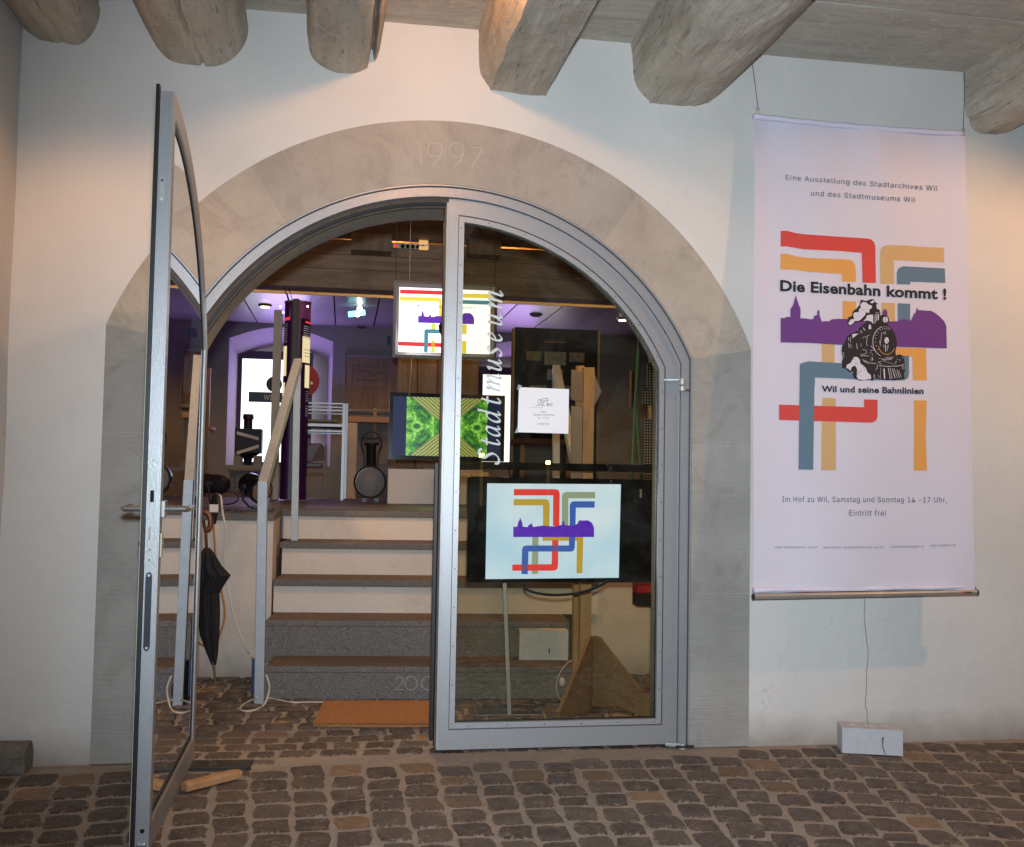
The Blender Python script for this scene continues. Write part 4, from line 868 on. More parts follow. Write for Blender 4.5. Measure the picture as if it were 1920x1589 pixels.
for x, y in [(1620, 1112), (1622, 1135), (1621, 1155), (1625, 1200), (1628, 1225), (1625, 1260), (1624, 1290), (1622, 1320), (1626, 1335), (1626, 1349)]: tw.append(at(x+.6*math.sin(y), y, -0.165+(y-1112)*0.0001))
tw.append(o_+xd*Wb*.5+yd*.06+Vector((0, 0, hB-.01)))
tag(MB().tube(cat_rom(tw, 4), 0.0012, 5).build('twine', 'twine'), 'thin crooked twine tying the banner tube to the block', 'string')

# ================================================================== FOREGROUND LEFT: stone stub, wedge, floor plate
sb = thing('stone_stub', 'rounded grey stone end lying in the lower left corner', 'stone', (-1.2, -0.12, 0))
p = gz(20, 1453); mb = MB(); a = Vector((-1.30, p.y+0.05, 0.052)); b2 = Vector((gz(46, 1452).x, p.y+0.05, 0.052))
prof = [(-.055, -.05), (-.058, .02), (-.035, .052), (.0, .058), (.035, .052), (.058, .02), (.055, -.05)]
mb.prism([Vector((a.x, a.y+y_, 0.052+z_)) for y_, z_ in prof], (b2.x-a.x, 0, -0.004)); mb.build('stub', 'old_stone', sb, 0.006, smooth=False)
wd = thing('door_wedge', 'long unpainted wooden wedge on the cobbles holding the open leaf', 'wedge', gz(400, 1462))
a = gz(345, 1480, 0.012); b2 = gz(450, 1453, 0.012); mb = MB(); d = (b2-a).normalized(); q = Vector((-d.y, d.x, 0))
prof = [(-.018, -.006), (-.018, .012), (-.012, .022), (.010, .024), (.018, .016), (.018, -.006)]
rows = []
for k in range(9):
    t_ = k/8; c_ = a+(b2-a)*t_; s_ = 1.0 if k < 8 else 0.75; rows.append([c_+q*(y_*s_)+Vector((0, 0, z_*s_+0.0005*math.sin(k*1.7))) for y_, z_ in prof])
for r_, r2_ in zip(rows[:-1], rows[1:]): mb.strip(r_+r_[:1], r2_+r2_[:1])
mb.add(rows[0], [tuple(range(6))]); mb.add(rows[-1], [tuple(range(6))]); mb.build('wood', 'wedge_wood', wd)
fp = thing('floor_plate', 'flat dark iron pivot plate let into the cobbles under the open door', 'plate', gz(425, 1432))
q4 = [gz(330, 1440, .012), gz(466, 1438.5, .012), gz(476, 1424, .012), gz(330, 1426, .012)]; mb = MB(); mb.prism(q4, (0, 0, -0.012)); mb.build('plate', 'iron_plate', fp, 0.0015)
MB().disc(gz(468, 1442, .004), (0, 0, 1), .006, .006, 12).build('plate_screw', 'dark_bolt', fp); MB().disc(gz(452, 1434, .0125), (0, 0, 1), .003, .002, 10).build('plate_screw', 'dark_bolt', fp)
sheet('scratch_mark', stroke([(392, 1428), (399, 1427), (395, 1431), (399, 1434), (392, 1435)], .8)+stroke([(403, 1427), (403, 1434), (408, 1433)], .8), lambda x, y: gz(x, y, .0126), 'zinc', fp)

# ================================================================== STAIRS AND LANDING
AS = math.radians(5); SV = Vector((math.cos(AS), -math.sin(AS), 0)); TV = Vector((math.sin(AS), math.cos(AS), 0)); PS = Vector((-0.087, 1.027, 0))
LP = lambda s, t, z: PS+SV*s+TV*t+Vector((0, 0, z))
def sbox(mb, s0, s1, t0, t1, z0, z1):
    return mb.add([LP(s, t, z) for z in (z0, z1) for s, t in ((s0, t0), (s1, t0), (s1, t1), (s0, t1))], [(0, 3, 2, 1), (4, 5, 6, 7), (0, 1, 5, 4), (1, 2, 6, 5), (2, 3, 7, 6), (3, 0, 4, 7)])
st = thing('staircase', 'five step stair of granite and plaster rising inside the doorway', 'stairs', PS)
SLx = (at(497, 1250, 1.05)-PS).dot(SV); SRx = (at(1079, 1200, 0.97)-PS).dot(SV)
S3 = (at(512, 1088, 1.60)-PS).dot(SV); S4 = (at(528, 1018, 1.88)-PS).dot(SV); S5 = (at(546, 957, 2.15)-PS).dot(SV)
Hs = [0.160, 0.343, 0.523, 0.706, 0.879]; TR = 0.28
SL2 = (at(497, 1164, 1.31)-PS).dot(SV)
for i, (a, b2) in enumerate(((SLx, SRx), (SL2, SRx))):
    te = TR*(i+1)+(0.02 if i == 0 else 0.10)
    mb = MB(); sbox(mb, a, b2, TR*i, te, 0 if i == 0 else Hs[0]-.029, Hs[i]-0.0305); mb.build('granite_riser', 'granite', st)
    mb = MB(); sbox(mb, a, b2, TR*i, te, Hs[i]-0.030, Hs[i]); mb.build('granite_tread', 'granite', st, 0.004)
    mb = MB(); sbox(mb, a+.003, b2-.003, TR*i+0.006, TR*(i+1)-0.0, Hs[i]+.0002, Hs[i]+0.002); mb.build('tread_surface', 'granite_dark', st)
for i, a in ((2, S3), (3, S4)):
    mb = MB(); sbox(mb, a-.0, SRx+.2, TR*i+0.018, TR*(i+1)+.05, Hs[i-1]+0.0005, Hs[i]-0.037); mb.build('plaster_riser', 'plaster_in', st)
    mb = MB(); sbox(mb, a-(.012 if i == 3 else .0), SRx+.2, TR*i, TR*(i+1)+.04, Hs[i]-0.036, Hs[i]); mb.build('stone_tread', 'step_slab', st, 0.006)
    mb = MB(); sbox(mb, a+.01, SRx+.2, TR*i+.008, TR*(i+1), Hs[i]+.0002, Hs[i]+0.002); mb.build('tread_surface', 'granite_dark', st)
mb = MB(); sbox(mb, S5-.05, SRx+1.8, TR*4+0.02, TR*4+0.2, Hs[3], Hs[4]-0.037); mb.build('plaster_riser', 'plaster_in', st)
mb = MB(); sbox(mb, S5-.05, SRx+1.8, TR*4, TR*4+0.30, Hs[4]-0.036, Hs[4]); mb.build('stone_tread', 'step_slab', st, 0.006)
# 200. on the lowest riser, cut line
dg = stroke([(741, 1275), (744, 1271), (750, 1269), (755, 1272), (756, 1277), (751, 1284), (741, 1293), (757, 1293)], 1.1)+stroke(ell(770.5, 1281.5, 11.5, 12.5, n=26)+[(782, 1281.5)], 1.1)+stroke(ell(802, 1281.5, 11.5, 12.5, n=26)+[(813.5, 1281.5)], 1.1)
def onriser(x, y):
    d = fw*FPX+rt*(x-960)-up*(y-794.5); t_ = (LP(0, -0.0012, 0)-CP).dot(TV)/d.dot(TV); return CP+d*t_
sheet('cut_number', dg, onriser, 'cut_stone', st)
# low retaining walls carrying the landing, left and right of the stair
Pc = at(512, 1000, 1.58)
lw = thing('retaining_wall', 'low plastered wall below the landing left of the stair', 'wall', (-0.9, 1.6, 0))
mb = MB().box(-2.5, Pc.x, 1.585, 2.6, 0.0, 0.842); mb.build('plaster_body', 'plaster_in', lw)
mb = MB().box(-2.5, Pc.x+.004, 1.575, 2.6, 0.8425, 0.880); mb.build('coping_slab', 'step_slab', lw, 0.003)
rwY = gz(1200, 1266).y; RX = at(1078, 1150, rwY).x
rw = thing('retaining_wall', 'warm lit plastered wall behind the cardboard stand right of the stair', 'wall', (1.6, rwY, 0))
mb = MB().box(RX+.01, 4, rwY, 2.9, 0.0, 0.842); mb.build('plaster_body', 'plaster_in', rw)
mb = MB().box(RX+.01, 4, rwY-.01, 2.9, 0.8425, 0.88); mb.build('coping_slab', 'light_wood', rw, 0.003)
fl = bpy.data.objects.new('floor', None); COL.objects.link(fl); struct(fl)
MB().box(-2.6, 5, 2.30, 4.80, 0.70, 0.8785).build('landing_floor', 'floor_in', fl)
MB().box(-2.6, 5, 4.80, 9.2, 0.50, 0.62).build('hall_floor', 'floor_in', fl)

# handrails: square bars with a sloping flat rail
def handrail(label, p1, t1, p2, t2, side):
    r = thing('handrail', label, 'handrail', (p1.x, p1.y, p1.z), 'handrails beside the stair')
    mb = MB(); mb.bar(p1, t1, 0.045, 0.045, (0, 1, 0)); mb.build('post', 'rail_paint', r, 0.002)
    mb = MB(); mb.bar(p2, t2, 0.040, 0.040, (0, 1, 0)); mb.build('post', 'rail_paint', r, 0.002)
    v = (t2-t1).normalized(); mb = MB(); mb.bar(t1-v*0.012+Vector((0.0, .012, -.022)), t2+v*0.02+Vector((0, 0, -.022)), 0.045, 0.055); mb.build('rail', 'rail_paint', r, 0.002)
    return r
b1_ = gz(486, 1320); Y2 = 2.02
hr = handrail('left square steel handrail with cable loops round its lower post', b1_, at(493, 903, b1_.y+.02), at(552, 1014, Y2), at(558, 676, Y2), -1)
b2_ = Vector((at(1081, 1235, 0.98).x+.01, 0.98, 0.16)); t2_ = Vector((b2_.x, 0.98, 1.07))
Y3 = 1.9; handrail('right square steel handrail behind the notice and monitor', b2_, t2_, at(1042, 1010, Y3), at(1043, 688, Y3), 1)

# ================================================================== INTERIOR SHELL
hall = bpy.data.objects.new('interior_walls', None); COL.objects.link(hall); struct(hall)
YW = 8.6
MB().box(-3.2, -2.6, 0.31, 9.3, -0.1, 3.4).build('left_wall', 'cellar_brown', hall)
MB().box(4.4, 5.0, 0.31, 9.3, -0.1, 3.4).build('right_wall', 'cellar_brown', hall)
MB().box(-2.6, 4.4, 9.25, 9.4, 0.4, 3.4).build('outer_wall', 'purple_wall', hall)
ZC = 2.90
# back wall with two window niches
def zpx(x, y, Y): return at(x, y, Y).z
def xpx(x, y, Y): return at(x, y, Y).x
nich = [(427, 622, 614, 634, 872), (884, 1075, 640, 655, 872)]
xs = []
for (xa, xb, yt, ys_, yb_) in nich: xs.append((xpx(xa, 740, YW), xpx(xb, 740, YW), zpx(0.5*(xa+xb), yt, YW), zpx(xa, ys_, YW), zpx(xa, yb_, YW)))
bw_ = thing('plaster_wall', 'far grey wall of the hall with two arched window niches', 'wall', (1, YW, 0.6))
mb = MB(); segs = [(-2.6, xs[0][0]), (xs[0][1], xs[1][0]), (xs[1][1], 4.4)]
for a, b2 in segs: mb.add([(a, YW, .6), (b2, YW, .6), (b2, YW, 3.0), (a, YW, 3.0)], [(0, 1, 2, 3)])
for (xa, xb, zt, zs, zb) in xs:
    mb.add([(xa, YW, .6), (xb, YW, .6), (xb, YW, zb), (xa, YW, zb)], [(0, 1, 2, 3)])
    A = [(xa+(xb-xa)*i/16, YW, zs+(zt-zs)*math.sin(PI*i/16)) for i in range(17)]; mb.strip(A, [(p[0], YW, 3.0) for p in A])
mb.build('plaster_face', 'grey_panel', bw_)
for (xa, xb, zt, zs, zb) in xs:
    ins = 0.07; yb2 = 9.1
    F = [(xa, YW, zb), (xa, YW, zs)]+[(xa+(xb-xa)*i/16, YW, zs+(zt-zs)*math.sin(PI*i/16)) for i in range(1, 16)]+[(xb, YW, zs), (xb, YW, zb)]
    Bk = [(xa+ins+(p[0]-xa)*(xb-xa-2*ins)/(xb-xa), yb2, p[2] if k in (0, len(F)-1) else p[2]-0.17) for k, p in enumerate(F)]
    mb = MB(); mb.strip(F, Bk); mb.add([F[0], F[-1], Bk[-1], Bk[0]], [(0, 1, 2, 3)]); mb.build('window_niche', 'purple_wall', bw_, smooth=False)
for i, (fx0, fx1, fy0, fy1) in enumerate(((441, 585, 660, 874), (893, 1060, 690, 874))):
    Y_ = 9.09; X0, X1 = xpx(fx0, 760, Y_), xpx(fx1, 760, Y_); Z1, Z0 = zpx(fx0+60, fy0, Y_), zpx(fx0+60, fy1, Y_)
    wn = thing('window', ('bright far window behind the signal box and column' if i == 0 else 'bright far window partly hidden by the green picture monitor'), 'window', ((X0+X1)/2, Y_, Z0))
    fw_ = 0.075; mb = MB()
    mb.box(X0, X0+fw_, Y_-.05, Y_, Z0, Z1); mb.box(X1-fw_, X1, Y_-.05, Y_, Z0, Z1); mb.box(X0+fw_, X1-fw_, Y_-.05, Y_, Z1-.10, Z1); mb.box(X0+fw_, X1-fw_, Y_-.05, Y_, Z0, Z0+.05); mb.build('window_frame', 'column_purple', wn)
    MB().box(X0+fw_, X1-fw_, Y_-.02, Y_-.01, Z0+.05, Z1-.10).build('window_pane', 'e_window', wn)
# suspended panel ceiling over the hall
YF_ = 6.4; ic = bpy.data.objects.new('hall_ceiling', None); COL.objects.link(ic); struct(ic)
fr_x = [xpx(v, 560, YF_) for v in (260, 360, 449, 538, 626, 712, 798, 884, 970, 1056, 1142, 1228, 1320)]
for a, b2 in zip(fr_x[:-1], fr_x[1:]):
    MB().box(a+.008, b2-.008, YF_, YW-.005, ZC, ZC+.02).build('ceiling_panel', 'ceiling_panel', ic)
MB().box(-2.6, 4.4, YF_, YW-.005, ZC+.03, ZC+.04).build('ceiling_backing', 'hole', ic)
MB().box(-2.6, 4.4, YF_-.03, YF_-.002, ZC-.0, ZC+.075).build('ceiling_edge_trim', 'grey_panel', ic)
# brown timber beam and boarding of the lower entrance ceiling
hb = thing('timber_header', 'wide brown planked timber header above the entry stair', 'beam', (0.8, 4.5, 2.6))
zb0 = zpx(620, 538, 4.5)
for k in range(3):
    z0_ = zb0+0.03+k*0.125; MB().box(-2.6, 4.4, 4.5+0.004*(k % 2), 4.7, z0_, z0_+0.1225).build('plank', 'brown_beam', hb, 0.003)
MB().box(-2.6, 4.4, 4.47, 4.72, zb0-0.015, zb0+0.028).build('bottom_moulding', 'brown_beam', hb, 0.006)
ec = bpy.data.objects.new('entry_ceiling', None); COL.objects.link(ec); struct(ec)
zce = zb0+0.03+3*0.125
for k in range(12):
    y0_ = 0.31+k*0.349; MB().box(-2.6, 4.4, y0_, y0_+.343, zce+.004*(k % 3), zce+.05).build('plank', 'brown_beam', ec)
MB().box(-2.6, 4.4, .31, 9.3, 3.35, 3.42).build('ceiling_deck', 'light_wood', ec)
for (a, b2, c_, d_) in ((659, 735, 418, 470), (880, 940, 440, 478)):
    tb = thing('timber_block', 'short brown timber trimmer under the entry ceiling ' + ('left of the power strip' if a < 700 else 'behind the right door glass'), 'timber', at((a+b2)/2, d_, 4.3))
    pbox(a, c_, b2, d_, 4.25, .2).build('timber', 'brown_panel', tb, .006)
# warm lamps above the panel ceiling, seen only as the glowing slit
for x_ in (-0.9, 0.35, 1.5, 2.6): light('cove_lamp', 'AREA', (x_, 5.6, 3.28), 16, (1, .55, .18), 0.35, (x_, 6.6, 3.15))
for x_ in (0.0, 0.95, 2.0, 2.7): tb = MB().box(x_-.05, x_+.05, 6.6, 7.9, 2.98, 3.12).build('ceiling_joist', 'light_wood', ic)
# ================================================================== LAMPS OF THE HALL
def downlight(px, py, lit, label, power=0):
    p = gz(px, py, ZC) ; r = thing('downlight', label, 'lamp', p, 'round downlights in the hall ceiling')
    mb = MB(); mb.tube([p+Vector((0, 0, -.001)), p+Vector((0, 0, -.022))], [.075, .062], 22); mb.build('lamp_ring', 'brass' if lit else 'grey_plate', r)
    mb = MB(); mb.disc(p+Vector((0, 0, -.026)), (0, 0, 1), .048, .006, 20); mb.build('lamp_face', 'e_lamp' if lit else 'hole', r)
    if power: light('downlight_beam', 'SPOT', p+Vector((0, 0, -.06)), power, (1, .72, .42), .04, p+Vector((0, 0, -2)), 110, .6)
downlight(497, 572, True, 'lit downlight at the left above the far window', 22)
downlight(1168, 597, True, 'lit downlight at the right above the dark exhibition board', 30)
downlight(677, 611, False, 'unlit downlight near the teal lamp', 0)
downlight(1005, 589, False, 'unlit downlight above the dark exhibition board', 0)
p = gz(669, 582, ZC-.05); tl = thing('teal_spotlight', 'small teal glowing spotlight under the hall ceiling', 'lamp', p)
mb = MB(); mb.bar(p+Vector((-.09, 0, -.05)), p+Vector((.09, .0, -.02)), .10, .05); mb.build('lamp_housing', 'e_teal', tl, .008)
mb = MB(); mb.disc(p+Vector((.03, -.06, .01)), (0, -1, -.3), .028, .02); mb.disc(p+Vector((.01, -.07, -.06)), (0, -1, -.3), .022, .02); mb.build('lamp_face', 'e_lamp', tl)
mb = MB(); mb.tube([p, p+Vector((0, 0, .05))], .01, 8); mb.build('lamp_stem', 'grey_plate', tl)
# purple light in the window niches and washing over the hall ceiling
for (xa, xb, zt, zs, zb), pw in zip(xs, (7, 6)):
    light('niche_light', 'AREA', ((xa+xb)/2, 9.0, zb+.95), pw, (.42, .22, 1.0), .5, ((xa+xb)/2, 7.5, zb+1.05), sy=.9)
light('hall_wash', 'AREA', (-.45, 8.2, 1.9), 6, (.50, .33, 1.0), .35, (-.45, 7.6, 2.9))
light('hall_wash', 'AREA', (1.75, 8.0, 1.9), 6, (.50, .33, 1.0), .3, (1.65, 7.5, 2.9))
# warm wall lamp hidden inside beside the arch
light('entry_light', 'SPOT', (1.75, .55, 2.35), 60, WARM, .06, (0.9, 1.25, .3), 120, .5)
light('entry_light', 'SPOT', (0.3, 0.75, 2.62), 50, (1, .68, .42), .08, (0.0, 1.35, 0), 120, .6)  # added warm fill over the mat and stair foot, no fitting there
light('landing_fill', 'POINT', (-0.2, 2.1, 2.74), 16, (1, .62, .33), .06)  # added fill that lifts the brown landing and header, no lamp there

# ================================================================== SUSPENDED LIGHT BOX POSTER
YL = 3.2
lb = thing('light_box', 'glowing framed exhibition poster hanging behind the door mullion', 'light box', at(835, 600, YL))
LBX = lambda x, y: at(720+x/7.946, 500+y/7.946, YL)
LBP = lambda k: (lambda x, y: at(720+x/7.946, 500+y/7.946, YL+.012-.0006*k))
oc = [(148, 208), (1693, 275), (1672, 1398), (130, 1350)]; ic4 = [(228, 303), (1590, 360), (1580, 1308), (213, 1272)]
mb = MB()
for i in range(4):
    j = (i+1) % 4; o0, o1, i0, i1 = [LBX(*q) for q in (oc[i], oc[j], ic4[i], ic4[j])]
    mid0, mid1 = (o0*.55+i0*.45), (o1*.55+i1*.45); f_ = Vector((0, -.022, 0)); mb2 = MB()
    mb2.strip([o0, mid0+f_*.9, i0], [o1, mid1+f_*.9, i1]); B = Vector((0, .05, 0)); mb2.strip([o0, o0+B], [o1, o1+B]); mb2.strip([i0, i0+B*.4], [i1, i1+B*.4]); mb2.build('frame_rail', 'alu', lb)
mb = MB(); mb.prism([LBX(*q)+Vector((0, .05, 0)) for q in oc], (0, .004, 0)); mb.build('back_panel', 'grey_panel', lb)
def lprint(nm, pts, mt_, k=1): return sheets(nm, pts, LBP(k), mt_, lb)
lprint('lit_sheet', [ic4], 'e_white', 0)
lprint('red_line', [[(238, 343), (905, 364), (930, 380), (932, 560), (880, 560), (876, 423), (238, 403)], [(215, 1118), (900, 1143), (900, 1205), (215, 1178)]], 'e_red')
lprint('yellow_line', [[(235, 445), (820, 466), (855, 480), (858, 740), (820, 740), (820, 525), (235, 508)], [(1000, 400), (1590, 412), (1590, 474), (1040, 462), (1040, 720), (1000, 720)]], 'e_yellow')
lprint('steel_line', [[(1060, 496), (1590, 512), (1590, 572), (1110, 556), (1110, 720), (1060, 720)]], 'e_steel')
lprint('yellow_line', [[(1165, 862), (1232, 866), (1230, 1010), (1165, 1007)], [(1165, 1110), (1228, 1112), (1224, 1296), (1162, 1293)], [(1100, 862), (1166, 862), (1166, 910), (1100, 905)]], 'e_yellow')
lprint('lemon_line', [[(708, 848), (765, 851), (762, 945), (705, 940)], [(705, 1100), (760, 1102), (757, 1282), (700, 1280)]], 'e_lemon')
lprint('steel_line', [[(595, 1276), (600, 960), (608, 942), (630, 934), (1120, 950), (1120, 1010), (660, 994), (650, 1278)]], 'e_steel', 2)
lprint('town_silhouette', [[(508, 838), (508, 742), (530, 738), (555, 736), (560, 700), (575, 653), (592, 700), (597, 740), (640, 746), (665, 750), (672, 732), (690, 722), (694, 703), (698, 722), (706, 752), (740, 750), (790, 736), (850, 740), (1000, 742), (1004, 715), (1012, 715), (1016, 745), (1120, 740), (1170, 715), (1192, 700), (1194, 685), (1198, 695), (1275, 694), (1310, 715), (1335, 750), (1343, 785), (1343, 862), (900, 850)]], 'e_violet', 3)
lettering('print_line', 'Die Eisenbahn kommt !', 508, 1352, 612, 636, 42, LBP(4), 'e_text', lb, -.004, 1.1)
lprint('locomotive', [[(810, 880), (850, 830), (920, 770), (980, 800), (1030, 900), (1040, 1010), (960, 1060), (860, 1050), (820, 960)]], 'hole', 5)
for (x, yt) in ((742, 400), (768, 415), (928, 440)):
    a = at(x+2, yt, YL+.02); a.z = zce-.0; mb = MB(); mb.tube([a, at(x, 530+(x-742)*.045, YL+.02)], .0022, 5); mb.build('hanging_wire', 'wire' if x != 768 else 'cable_white', lb)
mb = MB(); mb.tube(cat_rom([at(772, 672, YL+.03), at(771, 700, YL+.05), at(768, 725, YL+.15), at(767, 742, YL+.3)], 4), .003, 5); mb.build('mains_lead', 'cable_white', lb)
light('light_box_glow', 'AREA', at(835, 600, YL-.05), 3.0, (1, 1, 1), .55, at(835, 700, -1), sy=.4)

# ================================================================== UPPER MONITOR on its plinth
YM = 3.7
mo = thing('monitor', 'black monitor showing a green kaleidoscope picture on the landing', 'monitor', at(838, 862, YM))
a0, a1 = at(731, 738, YM), at(945, 866, YM); c0 = (at(762, 746, YM)+at(913, 857, YM))/2
X0, X1 = a0.x, a1.x; Z1, Z0 = at(838, 739, YM).z, at(838, 864, YM).z; bz = .028
mb = MB(); mb.box(X0, X1, YM, YM+.05, Z1-bz, Z1); mb.box(X0, X1, YM, YM+.05, Z0, Z0+bz*1.1); mb.box(X0, X0+bz, YM, YM+.05, Z0+bz*1.1, Z1-bz); mb.box(X1-bz, X1, YM, YM+.05, Z0+bz*1.1, Z1-bz); mb.build('bezel', 'black_gloss', mo)
MB().box(X0+bz, X1-bz, YM+.012, YM+.05, Z0+bz*1.1, Z1-bz).build('screen', 'e_navy', mo)
kx0, kx1 = xpx(762, 800, YM), xpx(914, 800, YM)
kz0, kz1 = Z0+bz*1.2, Z1-bz*1.05
ko_ = bpy.data.objects.new('screen_picture', bpy.data.meshes.new('screen_picture')); COL.objects.link(ko_); ko_.parent = mo
kc = Vector(((kx0+kx1)/2, YM+.010, (kz0+kz1)/2)); hw, hh = (kx1-kx0)/2, (kz1-kz0)/2
ko_.data.from_pydata([(-hw, 0, -hh), (hw, 0, -hh), (hw, 0, hh), (-hw, 0, hh)], [], [(0, 1, 2, 3)]); ko_.data.materials.append(M['e_kaleido']); ko_.location = kc-mo.location
mb = MB(); mb.box(c0.x-.05, c0.x+.05, YM+.02, YM+.06, Z0-.06, Z0); mb.box(c0.x-.16, c0.x+.16, YM-.02, YM+.16, Z0-.072, Z0-.06); mb.build('foot', 'black_plastic', mo)
pb = thing('plinth', 'white box plinth under the green picture monitor', 'plinth', at(770, 943, 3.55))
Xp0, Xp1 = xpx(727, 910, 3.55), xpx(905, 910, 3.55); mb = MB().box(Xp0, Xp1, 3.55, 4.1, .88, zpx(770, 880, 3.55)); mb.build('box', 'white_paint', pb, .004)
light('monitor_glow', 'AREA', kc+Vector((0, -.05, 0)), .6, (.4, 1, .3), .4, kc+Vector((0, -1, 0)))

# ================================================================== TALL PURPLE DISPLAY COLUMN and pale panel
YCc = 4.1
dc = thing('display_column', 'tall backlit purple information column hung on thin wires', 'display', at(552, 938, YCc))
xl, xm0, xm1, xr_ = 528, 545, 556, 578
zt_, zb_ = zpx(552, 566, YCc), .885
def cc(px): return xpx(px, 750, YCc)
mb = MB().box(cc(xm0), cc(xm1), YCc-.03, YCc+.10, zb_, zt_+.02); mb.build('centre_post', 'column_black', dc)
mb = MB().box(cc(xm1)-.012, cc(xm1)+.002, YCc-.034, YCc-.0301, zb_, zt_+.02); mb.build('brass_edge', 'brown_metal', dc)
def curved(xa, xb, dep, sgn):
    return lambda u, z: Vector((xa+(xb-xa)*math.sin(u*PI/2) if sgn > 0 else xb-(xb-xa)*math.sin((1-u)*PI/2)*1.0, YCc-.02+dep*(1-math.cos(u*PI/2)) if sgn > 0 else YCc-.02+dep*(1-math.cos((1-u)*PI/2)), z))
fR = curved(cc(xm1), cc(xr_), .11, 1); fL = curved(cc(xl), cc(xm0), .11, -1)
for f_ in (fR, fL):
    mb = MB(); rows = [[f_(i/8, z) for i in range(9)] for z in (zb_, zt_)]; mb.strip(*rows); mb.build('curved_panel', 'column_purple', dc)
    mb = MB(); mb.tube([f_(i/8, zt_+.004)+Vector((0, -.004, 0)) for i in range(9)], .006, 6); mb.build('top_edge', 'brass', dc)
def cpatch(nm, f_, u0, u1, y0, y1, mt_):
    z1, z0 = zpx(565, y0, YCc), zpx(565, y1, YCc); mb = MB(); rows = [[f_(u0+(u1-u0)*i/5, z)+Vector((0, -.004, 0)) for i in range(6)] for z in (z0, z1)]; mb.strip(*rows); return mb.build(nm, mt_, dc)
cpatch('glowing_head', fR, .05, .95, 568, 598, 'e_colpur'); cpatch('title_bar', fR, .4, .95, 602, 606, 'e_red')
for k in range(6): cpatch('text_line', fR, .3, .95, 611+k*4.2, 612.6+k*4.2, 'paper')
cpatch('photo', fR, .25, .97, 631, 680, 'e_photo'); cpatch('photo', fR, .45, .97, 684, 727, 'e_photo'); cpatch('photo', fL, .05, .6, 650, 706, 'e_photo'); cpatch('photo', fL, .03, .5, 718, 775, 'e_photo')
for k in range(10): cpatch('text_line', fR, .55, .97, 733+k*4.4+(k > 4)*6, 734.5+k*4.4+(k > 4)*6, 'paper')
for k in range(9): cpatch('text_line', fL, .1, .6, 608+k*4.2, 609.5+k*4.2, 'paper')
for k in range(3): cpatch('drawing_line', fR, .35, .95, 655+k*6, 656.5+k*6, 'brown_metal')
cpatch('title_bar', fL, .2, .8, 596, 602, 'e_red')
for px, py in ((526, 575), (531, 586), (577, 575)):
    p = at(px, py, YCc-.05); mb = MB(); mb.disc(p, (0, 1, 0), .007, .01, 8); mb.build('rim_lamp', 'e_lamp', dc)
for x in (541, 549):
    mb = MB(); mb.tube([at(x, 566, YCc+.03), at(x-9, 535, YCc+.5)], .003, 5); mb.build('hanging_wire', 'hole', dc)
pp = thing('pale_panel', 'narrow beige panel standing left of the purple column', 'panel', at(518, 930, 4.3))
mb = MB(); mb.prism([at(514, 581, 4.3), at(530, 582, 4.3), at(524, 760, 4.3), at(522, 938, 4.3), at(505, 938, 4.3), at(508, 780, 4.3)], (0, .04, 0)); mb.build('panel', 'beige_board', pp)

# ================================================================== RAILWAY EXHIBITS by the left window
YX = 7.4
ss = thing('signal_lantern_box', 'black railway signal box with white chevron bars in the window', 'signal', at(465, 874, YX))
pbox(440, 804, 490, 850, YX, .22).build('signal_body', 'dark_iron', ss, .008)
mb = MB(); c_ = at(465, 804, YX+.11); mb.tube([c_, c_+Vector((0, 0, .10)), c_+Vector((0, 0, .11)), c_+Vector((0, 0, .16))], [.048, .048, .062, .055], 16); mb.build('chimney', 'dark_iron', ss)
mb = MB(); c_ = at(465, 850, YX+.11); mb.tube([c_, c_-Vector((0, 0, .06)), c_-Vector((0, 0, .13))], [.13, .05, .035], 16); mb.build('funnel', 'dark_iron', ss)
sheet('white_bar', [[(444, 809), (485, 820), (485, 826), (444, 815)], [(444, 847), (485, 834), (485, 840), (444, 853)]], lambda x, y: at(x, y, YX-.003), 'sign_white', ss)
sf = thing('display_shelf', 'grey cabinet with a shelf and two blocks below the signal box', 'cabinet', at(465, 930, YX))
pbox(427, 874, 495, 883, YX-.05, .4).build('shelf_board', 'grey_panel', sf, .01)
for a, b2 in ((438, 452), (475, 489)): pbox(a, 855, b2, 873.6, YX, .2).build('block', 'grey_panel', sf)
p0 = pbox(430, 884, 490, 925, YX+.02, .3); p0.build('cabinet_body', 'grey_plate', sf)
for k in range(4): pbox(443, 888+k*9, 489, 895.5+k*9, YX+.0, .018).build('drawer', 'grey_panel', sf)
ws = thing('station_sign', 'dark blue sign reading Wil hanging before the bright window', 'sign', at(490, 745, 7.0))
pbox(466, 736, 560, 755, 7.0, .02).build('sign_plate', 'sign_blue', ws, .004)
lettering('print_line', 'WIL', 495, 516, 750, 750, 9, lambda x, y: at(x, y, 6.996), 'sign_white', ws)
rdisc = thing('red_signal_disc', 'large dark red railway signal disc right of the purple column', 'signal', at(570, 714, 6.8))
c_ = at(567, 714, 6.8); mb = MB(); mb.disc(c_, (0, 1, 0), abs(xpx(599, 714, 6.8)-c_.x), .02, 40); mb.build('disc', 'red_disc', rdisc, .003)
mb = MB(); mb.disc(at(584, 719, 6.78), (0, 1, 0), .016, .01, 14); mb.build('rivet', 'sign_white', rdisc)
mb = MB(); mb.tube([at(567, 745, 6.82), at(567, 850, 6.82)], .02, 8); mb.build('stem', 'dark_iron', rdisc)
mb = MB(); mb.tube([at(582, 566, 6.82), at(580, 684, 6.82)], .004, 5); mb.build('hanging_wire', 'hole', rdisc)
bd = thing('round_signal_plate', 'small dark round signal plate against the bright window', 'signal', at(513, 721, 7.0))
